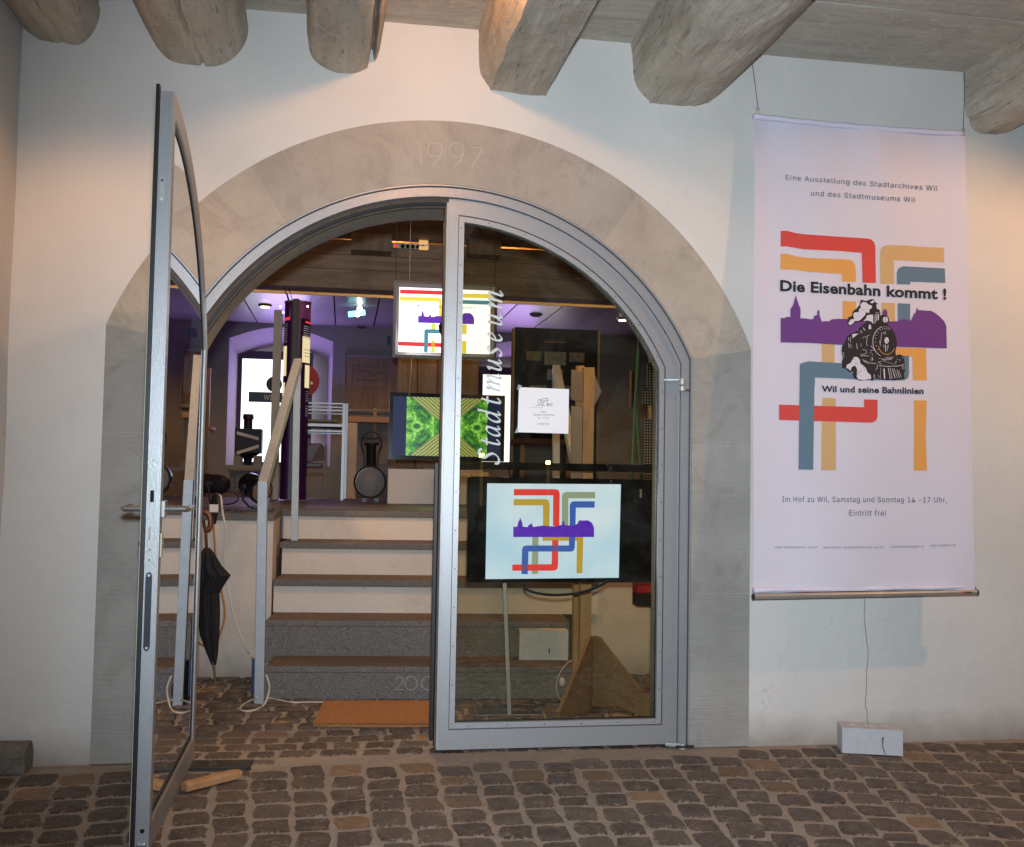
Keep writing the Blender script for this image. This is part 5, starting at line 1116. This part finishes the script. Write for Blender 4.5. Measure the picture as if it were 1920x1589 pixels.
mb = MB(); mb.disc(at(514, 721, 7.0), (0, 1, 0), .083, .03, 26); mb.build('plate', 'dark_iron', bd, .004)

# ================================================================== GLASS SHOWCASE, CHAIR, LANTERN, WALL BOARD, SHELF
YV = 4.25
vt = thing('showcase', 'aluminium and glass showcase table between column and lantern', 'showcase', at(610, 938, YV))
ZF = .88
for (xx, yy) in ((645.5, YV), (650.5, YV+.5), (541, YV), (548, YV+.5)):
    a = at(xx, 757, yy); mb = MB(); mb.bar((a.x, yy, ZF), (a.x, yy, a.z), .026, .026, (0, 1, 0)); mb.build('leg', 'alu', vt, .002)
xa, xb = xpx(541, 800, YV), xpx(643, 800, YV)
for (y_, th) in ((756.5, .014), (769.5, .014), (797.5, .024), (808.5, .014)):
    z = zpx(600, y_, YV)
    mb = MB(); mb.box(xa, xb, YV-.012, YV+.012, z-th/2, z+th/2); mb.build('rail', 'alu', vt, .002)
    mb = MB(); mb.box(xa, xb, YV+.49, YV+.51, z-th/2, z+th/2); mb.build('rail', 'alu', vt, .002)
z = zpx(600, 799, YV); MB().box(xa, xb, YV+.014, YV+.486, z-.004, z+.006).build('shelf', 'grey_plate', vt)
z2_ = zpx(600, 770, YV); MB().box(xa+.02, xb-.02, YV+.008, YV+.011, z+.01, z2_-.008).build('glass_pane', 'glass_clear', vt)
pa = tag(pbox(560, 787, 632, 791, YV+.1, .25).build('document', 'photo_yellow'), 'yellowed documents lying inside the glass showcase', 'papers')
ch = thing('chair', 'brown shell chair with wooden frame behind the showcase', 'chair', at(590, 925, 5.6))
YH = 5.6; prof = [(-.14, 0), (-.15, .06), (-.14, .16), (-.10, .20), (.10, .20), (.14, .16), (.15, .06), (.14, 0), (0, -.015)]
cx_ = at(583, 864, YH); k_ = abs(xpx(609, 850, YH)-xpx(557, 850, YH))/.30; hz = (zpx(583, 829, YH)-zpx(583, 864, YH))/.215
mb = MB(); mb.prism([(cx_.x+x*k_, YH+.02*math.cos(x*9), cx_.z+z*hz) for x, z in prof], (0, .02, 0)); mb.build('backrest', 'chair_shell', ch, .004)
mb = MB(); mb.box(cx_.x-.15*k_, cx_.x+.13*k_, YH-.36, YH, zpx(585, 877, YH), zpx(585, 868, YH)); mb.build('seat', 'chair_shell', ch, .01)
for s in (-1, 1):
    for yy, tp in ((YH+.01, 835), (YH-.34, 872)):
        mb = MB(); x = cx_.x+s*.16*k_; mb.bar((x+s*.01, yy, .62), (x, yy, zpx(585, tp, YH)), .022, .022, (0, 1, 0)); mb.build('leg', 'chair_frame', ch, .003)
mb = MB(); mb.box(cx_.x-.16*k_, cx_.x+.16*k_, YH-.35, YH-.33, zpx(585, 886, YH), zpx(585, 880, YH)); mb.build('seat_frame', 'chair_frame', ch)
YN = 3.75
ln = thing('railway_lantern', 'black railway lantern with round glass and wire handle on the landing', 'lantern', at(693, 940, YN))
c_ = at(693.5, 904, YN+.06); R_ = .125
mb = MB(); mb.disc(c_, (0, 1, 0), R_, .09, 36); mb.build('lens_housing', 'black_gloss', ln, .006)
mb = MB(); n_ = 24; rr_ = [[(c_.x+R_*.86*f*math.cos(2*PI*k/n_), c_.y-.047-.030*math.cos(f*PI/2), c_.z+R_*.86*f*math.sin(2*PI*k/n_)) for k in range(n_+1)] for f in (0.001, .3, .6, .85, 1)]
for a, b2 in zip(rr_[:-1], rr_[1:]): mb.strip(a, b2)
mb.build('lens', 'chrome_dark' if 'chrome_dark' in M else 'grey_plate', ln, smooth=True)
MB().tube([c_+Vector((R_*.92*math.cos(2*PI*k/32), -.05, R_*.92*math.sin(2*PI*k/32))) for k in range(33)], .008, 6).build('lens_ring', 'dark_bolt', ln)
t0 = at(696, 874, YN+.06); t1 = at(696, 836, YN+.06); t2 = at(696, 831, YN+.06)
mb = MB(); mb.tube([t0-Vector((0, 0, .03)), t1, t1+Vector((0, 0, .001)), t2], [.040, .038, .062, .060], 20); mb.build('chimney', 'black_gloss', ln)
for dx, hh_ in ((0, 0), (0, 14)):
    mb = MB(); mb.tube(cat_rom([at(x, y+hh_*(1 if 700 > x > 690 else .3), YN+.06) for x, y in ((682, 880), (683, 850), (677, 832), (681, 818), (696, 810), (711, 818), (716, 832), (709, 850), (708, 880))], 5), .005, 6); mb.build('handle', 'dark_bolt', ln)
for x in (683, 706): pbox(x-4, 934, x+4, 942, YN+.04, .06).build('foot', 'dark_bolt', ln)
wb = thing('wall_board', 'brown framed drawing board on the far wall beside the purple niche', 'picture', at(694, 772, 8.55))
pbox(647, 672, 745, 769, 8.55, .03).build('board', 'brown_panel', wb)
for r_ in ((641, 667, 646.5, 774), (746, 668, 750, 774), (646.5, 667, 746, 671.5), (646.5, 769.5, 746, 774)): pbox(*r_, 8.54, .05).build('frame_rail', 'grey_panel', wb)
sheet('faint_drawing', stroke([(662, 685), (735, 690), (733, 730), (660, 728), (662, 685)], .5)+stroke(cat_rom([(670, 700, 0), (685, 695, 0), (700, 704, 0), (715, 698, 0), (728, 706, 0)], 5), .9)+stroke([(668, 712), (700, 714), (725, 710)], .8), lambda x, y: at(x, y, 8.545), 'board_dark', wb)
sh2 = thing('wooden_shelf', 'light wooden shelf plank above grey panels below the wall board', 'shelf', at(690, 790, 7.6))
pbox(648, 782, 732, 792, 7.6, .35).build('plank', 'chair_frame', sh2, .004)
pbox(650, 793, 668, 935, 7.6, .03).build('side_panel', 'beige_board', sh2); pbox(670, 793, 730, 870, 7.9, .02).build('back_panel', 'grey_plate', sh2); pbox(700, 765, 706, 820, 7.88, .02).build('upright', 'light_wood', sh2)
pbox(650, 768, 736, 771, 7.58, .03).build('top_rail', 'grey_panel', sh2)
tp = thing('timber_partition', 'vertical brown board partition behind the hanging light box', 'partition', at(820, 880, 6.0))
for k, (a, b2) in enumerate(((746, 782), (783, 820), (821, 858), (859, 897))): pbox(a, 552, b2, 880, 6.0+.006*(k % 2), .1).build('board', 'brown_panel', tp, .004)
bs = thing('blue_sign', 'small blue sign on the wall left of the light box', 'sign', at(730, 638, 8.0)); pbox(726, 630, 733, 646, 8.0, .03).build('sign_plate', 'sign_blue', bs, .004)
mb = MB()
ps = thing('power_strip', 'white power strip with red glowing switch on the timber header', 'power strip', at(770, 462, 4.4))
a, b2 = at(736, 461, 4.4), at(805, 464, 4.4); mb = MB(); mb.bar(a, b2, .04, .045, (0, 0, 1)); mb.build('body', 'white_plastic', ps, .006)
mb = MB(); q = at(742, 461, 4.375); mb.box(q.x-.012, q.x+.012, q.y, q.y+.01, q.z-.012, q.z+.012); mb.build('switch', 'e_redled', ps)
for k in range(5): q = at(755+k*9.5, 462+k*.4, 4.378); MB().disc(q, (0, 1, 0), .017, .006, 14).build('socket', 'hole', ps)
q = MB().tube(cat_rom([at(736, 461, 4.4), at(728, 466, 4.42), at(715, 470, 4.43), at(700, 466, 4.44), at(690, 464, 4.44)], 5), .006, 6).build('lead', 'cable_white', ps)
lf = thing('brass_lamp_fitting', 'small glowing brass lamp fitting above the power strip', 'lamp', at(794, 460, 4.3))
for y in (451, 462): pbox(786, y, 803, y+5, 4.33, .05).build('lit_fin', 'e_strip', lf, .002)
pbox(784, 444, 805, 450, 4.33, .08).build('fitting_cap', 'brass', lf)

# ================================================================== EXHIBITION BOARD (dark) AND STANDS ON THE RIGHT
YE = 4.6
eb = thing('exhibition_board', 'tall dark brown exhibition board with small photographs behind the glass', 'display board', at(1040, 940, YE))
EB = lambda x, y, Y=YE: at(820+x/3.784, 520+y/3.784, Y)
def ebox(x0, y0, x1, y1, Y, d): return pbox(820+x0/3.784, 520+y0/3.784, 820+x1/3.784, 520+y1/3.784, Y, d)
ebox(542, 366, 1132, 1589, YE, .04).build('board_face', 'board_dark', eb)
ebox(526, 362, 541.5, 1589, YE-.01, .07).build('edge_strip', 'board_edge', eb); ebox(1132.5, 378, 1148, 1589, YE-.01, .07).build('edge_strip', 'board_edge', eb)
E2 = lambda x, y: EB(x, y, YE-.004)
lettering('print_line', 'Frauenfeld-Wil-Bahn', 757, 912, 452, 456, 14, E2, 'photo_yellow', eb, 0, 1.05)
sheet('underline', [[(755, 457), (914, 460), (914, 466), (755, 463)]], E2, 'wedge_wood', eb)
for q4, mt_ in (([(632, 525), (740, 527), (738, 594), (632, 590)], 'photo_yellow'), ([(762, 528), (915, 532), (912, 628), (760, 622)], 'photo_paper'), ([(935, 535), (1043, 537), (1042, 606), (935, 600)], 'photo_red'), ([(780, 652), (893, 657), (890, 735), (778, 728)], 'photo_paper'), ([(655, 768), (775, 768), (775, 850), (655, 850)], 'photo_paper'), ([(905, 772), (950, 774), (948, 850), (905, 848)], 'photo_paper')):
    sheet('photograph', [q4], E2, mt_, eb)
YS = .74
sp = thing('signpost_stand', 'light wooden post with grey arrow plates on brown triangular feet', 'stand', gz(1105, 1328))
zt = at(1102, 689, YS).z
mb = MB().box(xpx(1093, 800, YS), xpx(1109, 800, YS)+.012, YS, YS+.045, .0, zt); mb.build('post', 'light_wood', sp, .002)
mb = MB().box(xpx(1081, 800, YS+.06), xpx(1094, 800, YS+.06), YS+.06, YS+.10, .0, at(1088, 686, YS+.06).z); mb.build('post', 'light_wood', sp, .002)
xp = xpx(1093, 800, YS)
mb = MB(); mb.prism([(xp-.004, YS+.0, at(1092, 698, YS).z), (xp-.004, YS+.0, at(1092, 754, YS).z), at(1071, 750, YS-.03), at(1072, 693, YS-.03)], (0, .012, 0)); mb.build('arrow_plate', 'grey_plate', sp, .001)
mb = MB(); mb.prism([at(1115, 702, YS+.05), at(1128, 735, YS+.05), at(1115, 760, YS+.05), at(1100, 750, YS+.05), at(1100, 704, YS+.05)], (0, .01, 0)); mb.build('arrow_tip', 'grey_plate', sp, .001)
mb = MB(); mb.prism([(xp-.004, YS, at(1092, 766, YS).z), (xp-.004, YS, .8), at(1068, 1090, YS-.03), at(1072, 761, YS-.03)], (0, .014, 0)); mb.build('lower_plate', 'grey_panel', sp, .001)
G0 = gz(1105, 1328); G1 = gz(1043, 1356); G2 = gz(1226, 1350); zt3 = at(1106, 1192, G0.y).z
for G, nm in ((G1, 'left'), (G2, 'right')):
    d = (G-G0); L_ = d.length; u = d.normalized(); n2 = Vector((-u.y, u.x, 0))*.018; h = Vector((0, 0, 1))
    pts = [G0+h*.012+u*.02, G0+h*.03+u*(L_*.45), G+h*.0-u*.03, G+h*.0, G+h*.055, G0+u*.05+h*(zt3-.004), G0+u*.02+h*zt3] if nm == 'right' else [G0+h*.0, G+h*.0, G+h*.05, G0+u*.03+h*zt3, G0+h*zt3]
    mb = MB(); mb.prism(pts, n2); mb.build('foot_panel', 'mdf', sp, .001)

# lower television and its thin stand
YT = .42
tv = thing('television', 'large black television behind the right door glass showing coloured lines', 'television', at(1040, 1090, YT))
TVP = lambda x, y: (820+x/2.74, 860+y/2.74)
Xa, Xb = xpx(876, 1000, YT), xpx(1236, 1000, YT); Za, Zb = zpx(1050, 897, YT), zpx(1050, 1093, YT)
mb = MB(); mb.box(Xa, Xb, YT, YT+.06, Zb, Za); mb.build('casing', 'black_gloss', tv, .004)
sheet('screen', [[TVP(256, 128), TVP(943, 133), TVP(932, 613), TVP(247, 620)]], lambda x, y: at(x, y, YT-.0015), 'e_screen', tv)
def tvp(nm, polys, mt_, k=1): return sheets(nm, [[TVP(*q) for q in pl] for pl in polys], lambda x, y: at(x, y, YT-.002-.0006*k), mt_, tv)
tvp('sage_line', [[(640, 348), (640, 195), (645, 180), (660, 172), (811, 172), (811, 205), (673, 205), (673, 348)], [(488, 400), (520, 400), (517, 593), (485, 593)]], 'e_sage')
tvp('gold_line', [[(392, 209), (558, 209), (572, 216), (577, 235), (575, 348), (543, 348), (543, 241), (392, 241)], [(540, 400), (750, 400), (745, 590), (715, 590), (717, 423), (540, 423)]], 'e_gold', 2)
tvp('red_line', [[(393, 157), (608, 158), (623, 163), (629, 180), (627, 348), (594, 348), (595, 190), (393, 190)], [(590, 420), (622, 420), (620, 555), (615, 570), (598, 577), (385, 577), (385, 545), (587, 543)]], 'e_red', 3)
tvp('blue_line', [[(680, 348), (680, 240), (686, 226), (700, 220), (809, 220), (808, 253), (712, 253), (710, 348)]], 'e_blue', 3)
tvp('blue_line', [[(465, 594), (432, 594), (435, 470), (441, 452), (457, 447), (676, 447), (677, 400), (708, 400), (706, 460), (700, 474), (686, 479), (468, 478)]], 'e_blue', 4)
tvp('line_overlap', [[(590, 448), (622, 448), (621, 478), (589, 478)], [(434, 545), (466, 545), (465, 576), (433, 577)]], 'e_mix', 5)
tvp('town_silhouette', [[(390, 404), (390, 352), (412, 350), (414, 330), (420, 320), (426, 303), (432, 320), (437, 330), (438, 350), (465, 353), (470, 340), (481, 338), (483, 328), (487, 340), (492, 352), (540, 345), (600, 350), (640, 341), (643, 322), (651, 322), (654, 342), (700, 346), (720, 335), (727, 318), (732, 320), (733, 312), (736, 319), (775, 318), (795, 332), (805, 355), (806, 404)]], 'e_purpleblue', 6)
# maker's name, running up the right side
vs, fs = text_polys('SAMSUNG', .02, 1.1); mx_ = max(v[0] for v in vs)
sheet('maker_name', [[(1203-vs[i][1]*4.6/.7*.8, 933-vs[i][0]/mx_*15) for i in f] for f in fs], lambda x, y: at(x, y, YT-.002), 'sign_white', tv)
light('tv_glow', 'AREA', at(1037, 995, YT-.05), 1.3, (.62, .88, 1), .5, at(1037, 995, -1), sy=.35)
bar_ = tag(pbox(858, 869, 1236, 883, YT+.01, .05).build('black_bar', 'black_gloss'), 'long black horizontal bar just above the television', 'bar')
wr = tag(pbox(858, 885, 916, 893, .95, .03).build('wooden_rail', 'light_wood'), 'short brown wooden rail between black bar and television', 'rail')
ps2 = thing('monitor_stand', 'thin bright metal pole with flat base below the television', 'stand', gz(955, 1343))
a = gz(955, 1341, .012); mb = MB(); mb.bar(a, at(946, 1094, a.y), .018, .012, (0, 1, 0)); mb.build('pole', 'alu', ps2, .002)
q4 = [gz(892, 1344), gz(1013, 1343), gz(1022, 1322), gz(905, 1322)]; mb = MB(); mb.prism(q4, (0, 0, .006)); mb.build('base_plate', 'dark_bolt', ps2, .0015)
mb = MB(); mb.tube([q4[0]+Vector((0, -.002, .006)), q4[1]+Vector((0, -.002, .006))], .0022, 5); mb.build('bright_edge', 'alu', ps2)
tag(MB().tube(cat_rom([at(982, 1092, YT-.02), at(988, 1106, YT-.04), at(1015, 1114, YT-.05), at(1050, 1116, YT-.05), at(1090, 1111, YT-.05), at(1120, 1101, YT-.03), at(1140, 1090, YT-.01)], 6), .006, 8).build('black_cable', 'cable_black'), 'black cable sagging below the television', 'cable')
wb2 = thing('concrete_block', 'pale block leaning on the granite step behind the door glass', 'block', at(1020, 1237, 1.1))
pA, pB = LP(0, TR+.0-.09, Hs[0]+.002), None
yb0 = (LP((at(1020, 1237, 1.0)-PS).dot(SV), TR-.11, 0)).y
Xq0, Xq1 = xpx(974, 1210, yb0), xpx(1065, 1210, yb0); zq1 = zpx(1020, 1183, yb0)
mb = MB(); sA, sB = (Vector((Xq0, yb0, 0))-PS).dot(SV), (Vector((Xq1, yb0, 0))-PS).dot(SV); sbox(mb, sA, sB, TR-.11, TR-.015, Hs[0]+.003, zq1); mb.build('block_body', 'white_block', wb2, .002)
tt = (Vector((Xq0, yb0, 0))-PS).dot(TV)
sheet('drip_stain', [[(1029, 1217), (1031, 1215), (1031, 1224), (1030, 1226), (1028, 1223)]], lambda x, y: (lambda d: CP+d*((LP(0, TR-.1115, 0)-CP).dot(TV)/d.dot(TV)))(fw*FPX+rt*(x-960)-up*(y-794.5)), 'hole', wb2)
ct = thing('corded_switch', 'white cord switch hanging on a thin cable beside the triangular feet', 'switch', at(1053, 1278, .9))
c_ = at(1054, 1279, .88); mb = MB(); mb.tube([c_+Vector((0, 0, .022)), c_+Vector((0, 0, .014)), c_, c_-Vector((0, 0, .016)), c_-Vector((0, 0, .022))], [.004, .013, .016, .013, .004], 12); mb.build('switch_body', 'white_plastic', ct, smooth=True)
mb = MB(); mb.tube(cat_rom([at(1082, 1238, .9), at(1066, 1242, .89), at(1050, 1262, .88), at(1043, 1285, .88), at(1047, 1306, .88), at(1060, 1320, .86)], 6), .0022, 6); mb.build('cord', 'cable_white', ct)
rb = thing('striped_bag', 'grey, red and black striped bag hanging on the wall at right', 'bag', at(1210, 1110, 1.15))
for (y0_, y1_, mt_) in ((1083, 1092, 'grey_panel'), (1092, 1113, 'red_cloth'), (1113, 1138, 'umbrella_cloth')): pbox(1195, y0_, 1240, y1_, 1.12, .1).build('band', mt_, rb, .006)
# green folding easel, perforated steel panels, slim posts at far right
gr = thing('green_easel', 'pale green folding easel at the right edge of the glass', 'easel', at(1192, 940, 2.6))
for (x0_, y0_, x1_, y1_) in ((1199, 615, 1191, 755), (1191, 755, 1183, 935), (1191, 755, 1206, 935)):
    mb = MB(); mb.bar(at(x0_, y0_, 2.6), at(x1_, y1_, 2.6), .016, .016, (0, 1, 0)); mb.build('leg', 'green_steel', gr, .002)
pf = thing('perforated_panels', 'black perforated steel panels hung on a slim post at right', 'panel', at(1218, 900, 2.4))
for (x0_, y0_, x1_, y1_, Y_) in ((1212, 681, 1232, 730, 2.42), (1205, 731, 1236, 760, 2.40), (1208, 786, 1236, 900, 2.40)): pbox(x0_, y0_, x1_, y1_, Y_, .01).build('panel', 'perf', pf)
pbox(1217, 645, 1222, 905, 2.44, .03).build('post', 'board_edge', pf)
sp3 = tag(pbox(1230, 690, 1246, 1340, 1.4, .05).build('slim_post', 'beige_board'), 'slim beige post half hidden by the door frame at right', 'post')
pic = thing('small_picture', 'small dark framed picture on the wall behind the green easel', 'picture', at(1188, 730, 6.5)); pbox(1184, 698, 1193, 765, 6.5, .02).build('picture_face', 'board_dark', pic); 
for r_ in ((1182, 696, 1184, 767), (1193, 696, 1195, 767)): pbox(*r_, 6.49, .04).build('frame_rail', 'brown_panel', pic)
tb2 = thing('wooden_table', 'light wooden table frame low behind the paper notice', 'table', at(1000, 940, 4.0))
pbox(975, 823, 1070, 833, 4.0, .5).build('table_top', 'light_wood', tb2, .003); pbox(975, 834, 984, 935, 4.02, .04).build('leg', 'light_wood', tb2); pbox(1062, 834, 1069, 935, 4.02, .04).build('leg', 'light_wood', tb2); pbox(985, 834, 1035, 925, 4.3, .04).build('back_panel', 'grey_plate', tb2)

# ================================================================== FLOOR MAT, CABLES, UMBRELLA, STAGE LAMPS
dm = thing('doormat', 'orange brown coir doormat on the cobbles before the stair', 'doormat', gz(700, 1336))
q = [gz(587, 1357, .018), gz(838, 1358, .018), gz(838, 1313, .018), gz(607, 1314, .018)]; mb = MB(); n_ = 60; m_ = 12; rows = []
for j in range(m_+1):
    row = []
    for i in range(n_+1):
        a = q[0]+(q[1]-q[0])*i/n_; b2 = q[3]+(q[2]-q[3])*i/n_; c_ = a+(b2-a)*j/m_; e = .0015*noise.noise((c_.x*40, c_.y*40, 0)); ex = .003*noise.noise((c_.x*25, c_.y*25, 5)) if j in (0, m_) else 0
        row.append(c_+Vector((0, ex, e)))
    rows.append(row)
for a, b2 in zip(rows[:-1], rows[1:]): mb.strip(a, b2)
mb.prism([p-Vector((0, 0, .003)) for p in q], (0, 0, -.012)); mb.build('mat', 'coir', dm)
YU = 1.47
um = thing('umbrella', 'furled black umbrella with curved brown wooden handle against the low wall', 'umbrella', gz(403, 1283))
def U(x, y, dy=0): return at(x, y, YU+dy)
outl = [(378, 1040), (384, 1026), (389, 1036), (396, 1027), (404, 1045), (412, 1060), (430, 1079), (418, 1096), (410, 1110), (411, 1150), (410, 1190), (407, 1243), (396, 1247), (388, 1225), (375, 1185), (368, 1120), (370, 1070)]
mb = MB(); 
# pleated canopy: rings around a leaning axis, widths read from the outline
lev = [(1030, 384, 392), (1042, 375, 402), (1060, 370, 413), (1079, 368, 430), (1096, 368, 419), (1112, 369, 410), (1150, 371, 411), (1190, 376, 410), (1225, 388, 408), (1247, 397, 405)]
rows = []
for (y, xa_, xb_) in lev:
    A_, B_ = U(xa_, y), U(xb_, y); c_ = (A_+B_)/2; r_ = (B_-A_).length/2; rows.append([c_+Vector((math.cos(a)*r_*(1+.10*math.sin(a*8)), math.sin(a)*r_*.55*(1+.22*math.sin(a*8+y*.02)), .012*math.sin(a*4) if y < 1050 else 0)) for a in [2*PI*k/40 for k in range(41)]])
for a, b2 in zip(rows[:-1], rows[1:]): mb.strip(a, b2)
mb.build('canopy', 'umbrella_cloth', um)
mb = MB(); mb.tube([U(400, 1240), U(404, 1284)], [.008, .004], 10); mb.build('tip', 'brass', um)
mb = MB(); mb.tube([U(388, 1040), U(386, 1000, .0), U(381, 975)], .008, 8); mb.build('shaft', 'umbrella_wood', um, smooth=True)
mb = MB(); mb.tube(cat_rom([U(374, 966, -.02), U(382, 960, -.02), U(391, 965, -.02), U(395, 978, -.02), U(392, 992, -.02), U(385, 994, -.02)], 6), .014, 12); mb.build('handle', 'umbrella_wood', um, smooth=True)
YP = 1.50
ex = thing('cable_connector', 'white and black mains connectors hanging over the landing edge', 'plug', at(401, 965, YP))
mb = MB(); p0, p1 = at(401.5, 946, YP), at(401, 961, YP); mb.bar(p0, p1, .045, .035, (0, 1, 0)); mb.build('white_socket', 'white_plastic', ex, .004)
mb = MB(); mb.tube([at(401, 962, YP), at(400.5, 970, YP), at(400, 983, YP)], [.023, .020, .013], 12); mb.build('black_plug', 'black_plastic', ex)
mb = MB(); mb.tube([at(402, 945, YP), at(404, 932, YP+.03), at(407, 926, YP+.1)], [.020, .018, .008], 10); mb.build('black_plug', 'black_plastic', ex)
tag(MB().tube(cat_rom([at(x, y, YP+.03) for x, y in ((400, 983), (402, 1010), (405, 1060), (413, 1100), (421, 1140), (419, 1170), (410, 1195), (402, 1210), (385, 1212), (372, 1205))], 6), .006, 8).build('orange_cable', 'cable_orange'), 'orange brown cable hanging in a loop beside the black umbrella', 'cable')
w_ = [at(407, 928, 1.6), at(413, 930, 1.55), at(416, 945, 1.52)]+[at(x, y, 1.53) for x, y in ((417, 960), (424, 1000), (421, 1040), (425, 1090), (435, 1140), (446, 1180), (461, 1215), (473, 1235))]+[at(480, 1248, 1.1)]
tag(MB().tube(cat_rom(w_, 6), .0055, 8).build('white_cable', 'cable_white'), 'long pale cable hanging from the landing to the handrail foot', 'cable')
tag(MB().tube(cat_rom([gz(x, y, .008+z) for x, y, z in ((482, 1308, .03), (465, 1316, 0), (452, 1325, 0), (451, 1331, 0), (463, 1334, 0), (480, 1331, 0), (495, 1322, 0))]+[at(503, 1303, .93), at(505, 1285, .93), at(499, 1265, .93)], 6), .0045, 8).build('white_cable', 'cable_white'), 'pale cable looped round the foot of the handrail post', 'cable')
tag(MB().tube(cat_rom([gz(x, y, .007) for x, y in ((498, 1309), (515, 1311), (545, 1317), (575, 1317), (606, 1317))], 6), .0035, 8).build('white_cable', 'cable_white'), 'pale cable lying along the foot of the stair to the mat', 'cable')
jb = tag(MB().box(*(lambda q: (q.x-.03, q.x+.02, q.y, q.y+.05, .03, .19))(gz(482, 1312))).build('junction_box', 'sign_blue'), 'dark slim box behind the foot of the left handrail', 'box')
def stagelamp(px, py, R0, aim, label, base_px):
    Y_ = 1.95; c_ = at(px, py, Y_); r = thing('stage_lamp', label, 'spotlight', Vector((c_.x, Y_, .88)), 'black stage lamps on the landing edge')
    d = Vector(aim).normalized(); mb = MB()
    prof = [(-1.5, .30), (-1.45, .62), (-1.0, .90), (-.3, 1.0), (.35, .96), (.7, 1.02), (.95, 1.05), (1.0, 1.0)]
    mb.tube([c_+d*(t_*R0) for t_, _ in prof], [R0*q_ for _, q_ in prof], 24); mb.build('lamp_can', 'black_gloss', r, smooth=False)
    mb = MB(); mb.disc(c_+d*R0*.99, d, R0*.86, .006, 24); mb.build('lamp_glass', 'chrome', r)
    sd = d.cross(Vector((0, 0, 1))).normalized(); b0 = Vector((c_.x, Y_, .895))
    for s in (-1, 1):
        mb = MB(); mb.tube([c_+sd*s*R0*1.08, c_+sd*s*R0*1.1-Vector((0, 0, R0)), b0+sd*s*R0*.5+Vector((0, 0, .01)), b0], .006, 6); mb.build('yoke', 'dark_bolt', r)
    mb = MB(); mb.disc(c_+sd*R0*1.12, sd, .018, .02, 12); mb.disc(c_-sd*R0*1.12, sd, .018, .02, 12); mb.build('yoke_knob', 'dark_bolt', r)
    xa_, xb_ = xpx(base_px[0], 953, Y_), xpx(base_px[1], 953, Y_)
    mb = MB().box(xa_, xb_, Y_-.06, Y_+.06, .8805, .893); mb.build('base_plate', 'dark_iron', r, .002)
    mb = MB(); mb.disc(b0+Vector((0, 0, .012)), (0, 0, 1), .010, .02, 10); mb.build('clamp_screw', 'chrome', r)
    return c_, d
stagelamp(402, 908, .058, (-.95, .35, .05), 'black stage lamp at the landing edge beside the open door leaf', (366, 428))
c_, d_ = stagelamp(478, 914, .072, (.62, -.75, -.30), 'black stage lamp behind the left handrail on the landing edge', (443, 513))
light('stage_lamp_beam', 'SPOT', c_+d_*.10+Vector((.02, 0, .0)), 9, (1, .62, .3), .03, c_+Vector((.5, -.05, -.10)), 60, .5)
tag(MB().tube(cat_rom([at(415, 925, 2.0), at(432, 922, 2.1), at(445, 930, 2.1), at(446, 938, 2.0), at(434, 945, 1.95), at(418, 946, 1.9)], 6), .004, 6).build('black_cable', 'cable_black'), 'thin black cable curled on the landing between the stage lamps', 'cable')
sv = thing('wooden_shelving', 'dark orange wooden shelf side at the far left behind the door glass', 'shelf', at(388, 930, 6.0)); pbox(384, 690, 391, 935, 6.0, .05).build('upright', 'chair_frame', sv); pbox(384, 800, 398, 806, 6.05, .3).build('shelf_board', 'chair_frame', sv)

# ================================================================== THE DARK SQUARE BEHIND THE VIEWER (seen only mirrored in the glass)
for (x_, y_, h_) in ((3.5, -28, 1.75), (4.6, -30, 1.7), (7.7, -34, 1.55)):  # added glowing posts standing in for yellow-lit things mirrored in the glass
    lp = thing('reflection_standin', {3.5: 'yellow glowing stand-in farthest left across the dark square', 4.6: 'middle yellow glowing stand-in across the dark square', 7.7: 'yellow glowing stand-in farthest right across the dark square'}[x_], 'stand-in light', (x_, y_, 0))
    mb = MB(); mb.tube([(x_, y_, 0), (x_, y_, h_-.1)], .05, 8); mb.build('pole', 'e_pole', lp); mb = MB(); mb.disc((x_, y_, h_), (0, 0, 1), .10, .16, 12); mb.build('globe', 'e_globe', lp, .04)
hs = thing('town_house', 'dim house facade across the dark square', 'house', (6, -60, 0)); MB().box(-30, 40, -61, -60, 0, 9).build('wall', 'facade', hs)
for i in range(8): MB().box(-20+i*7, -18.9+i*7, -60.0, -59.9, 3, 4.6).build('window', 'hole', hs)
# small round light of the added globes, mirrored
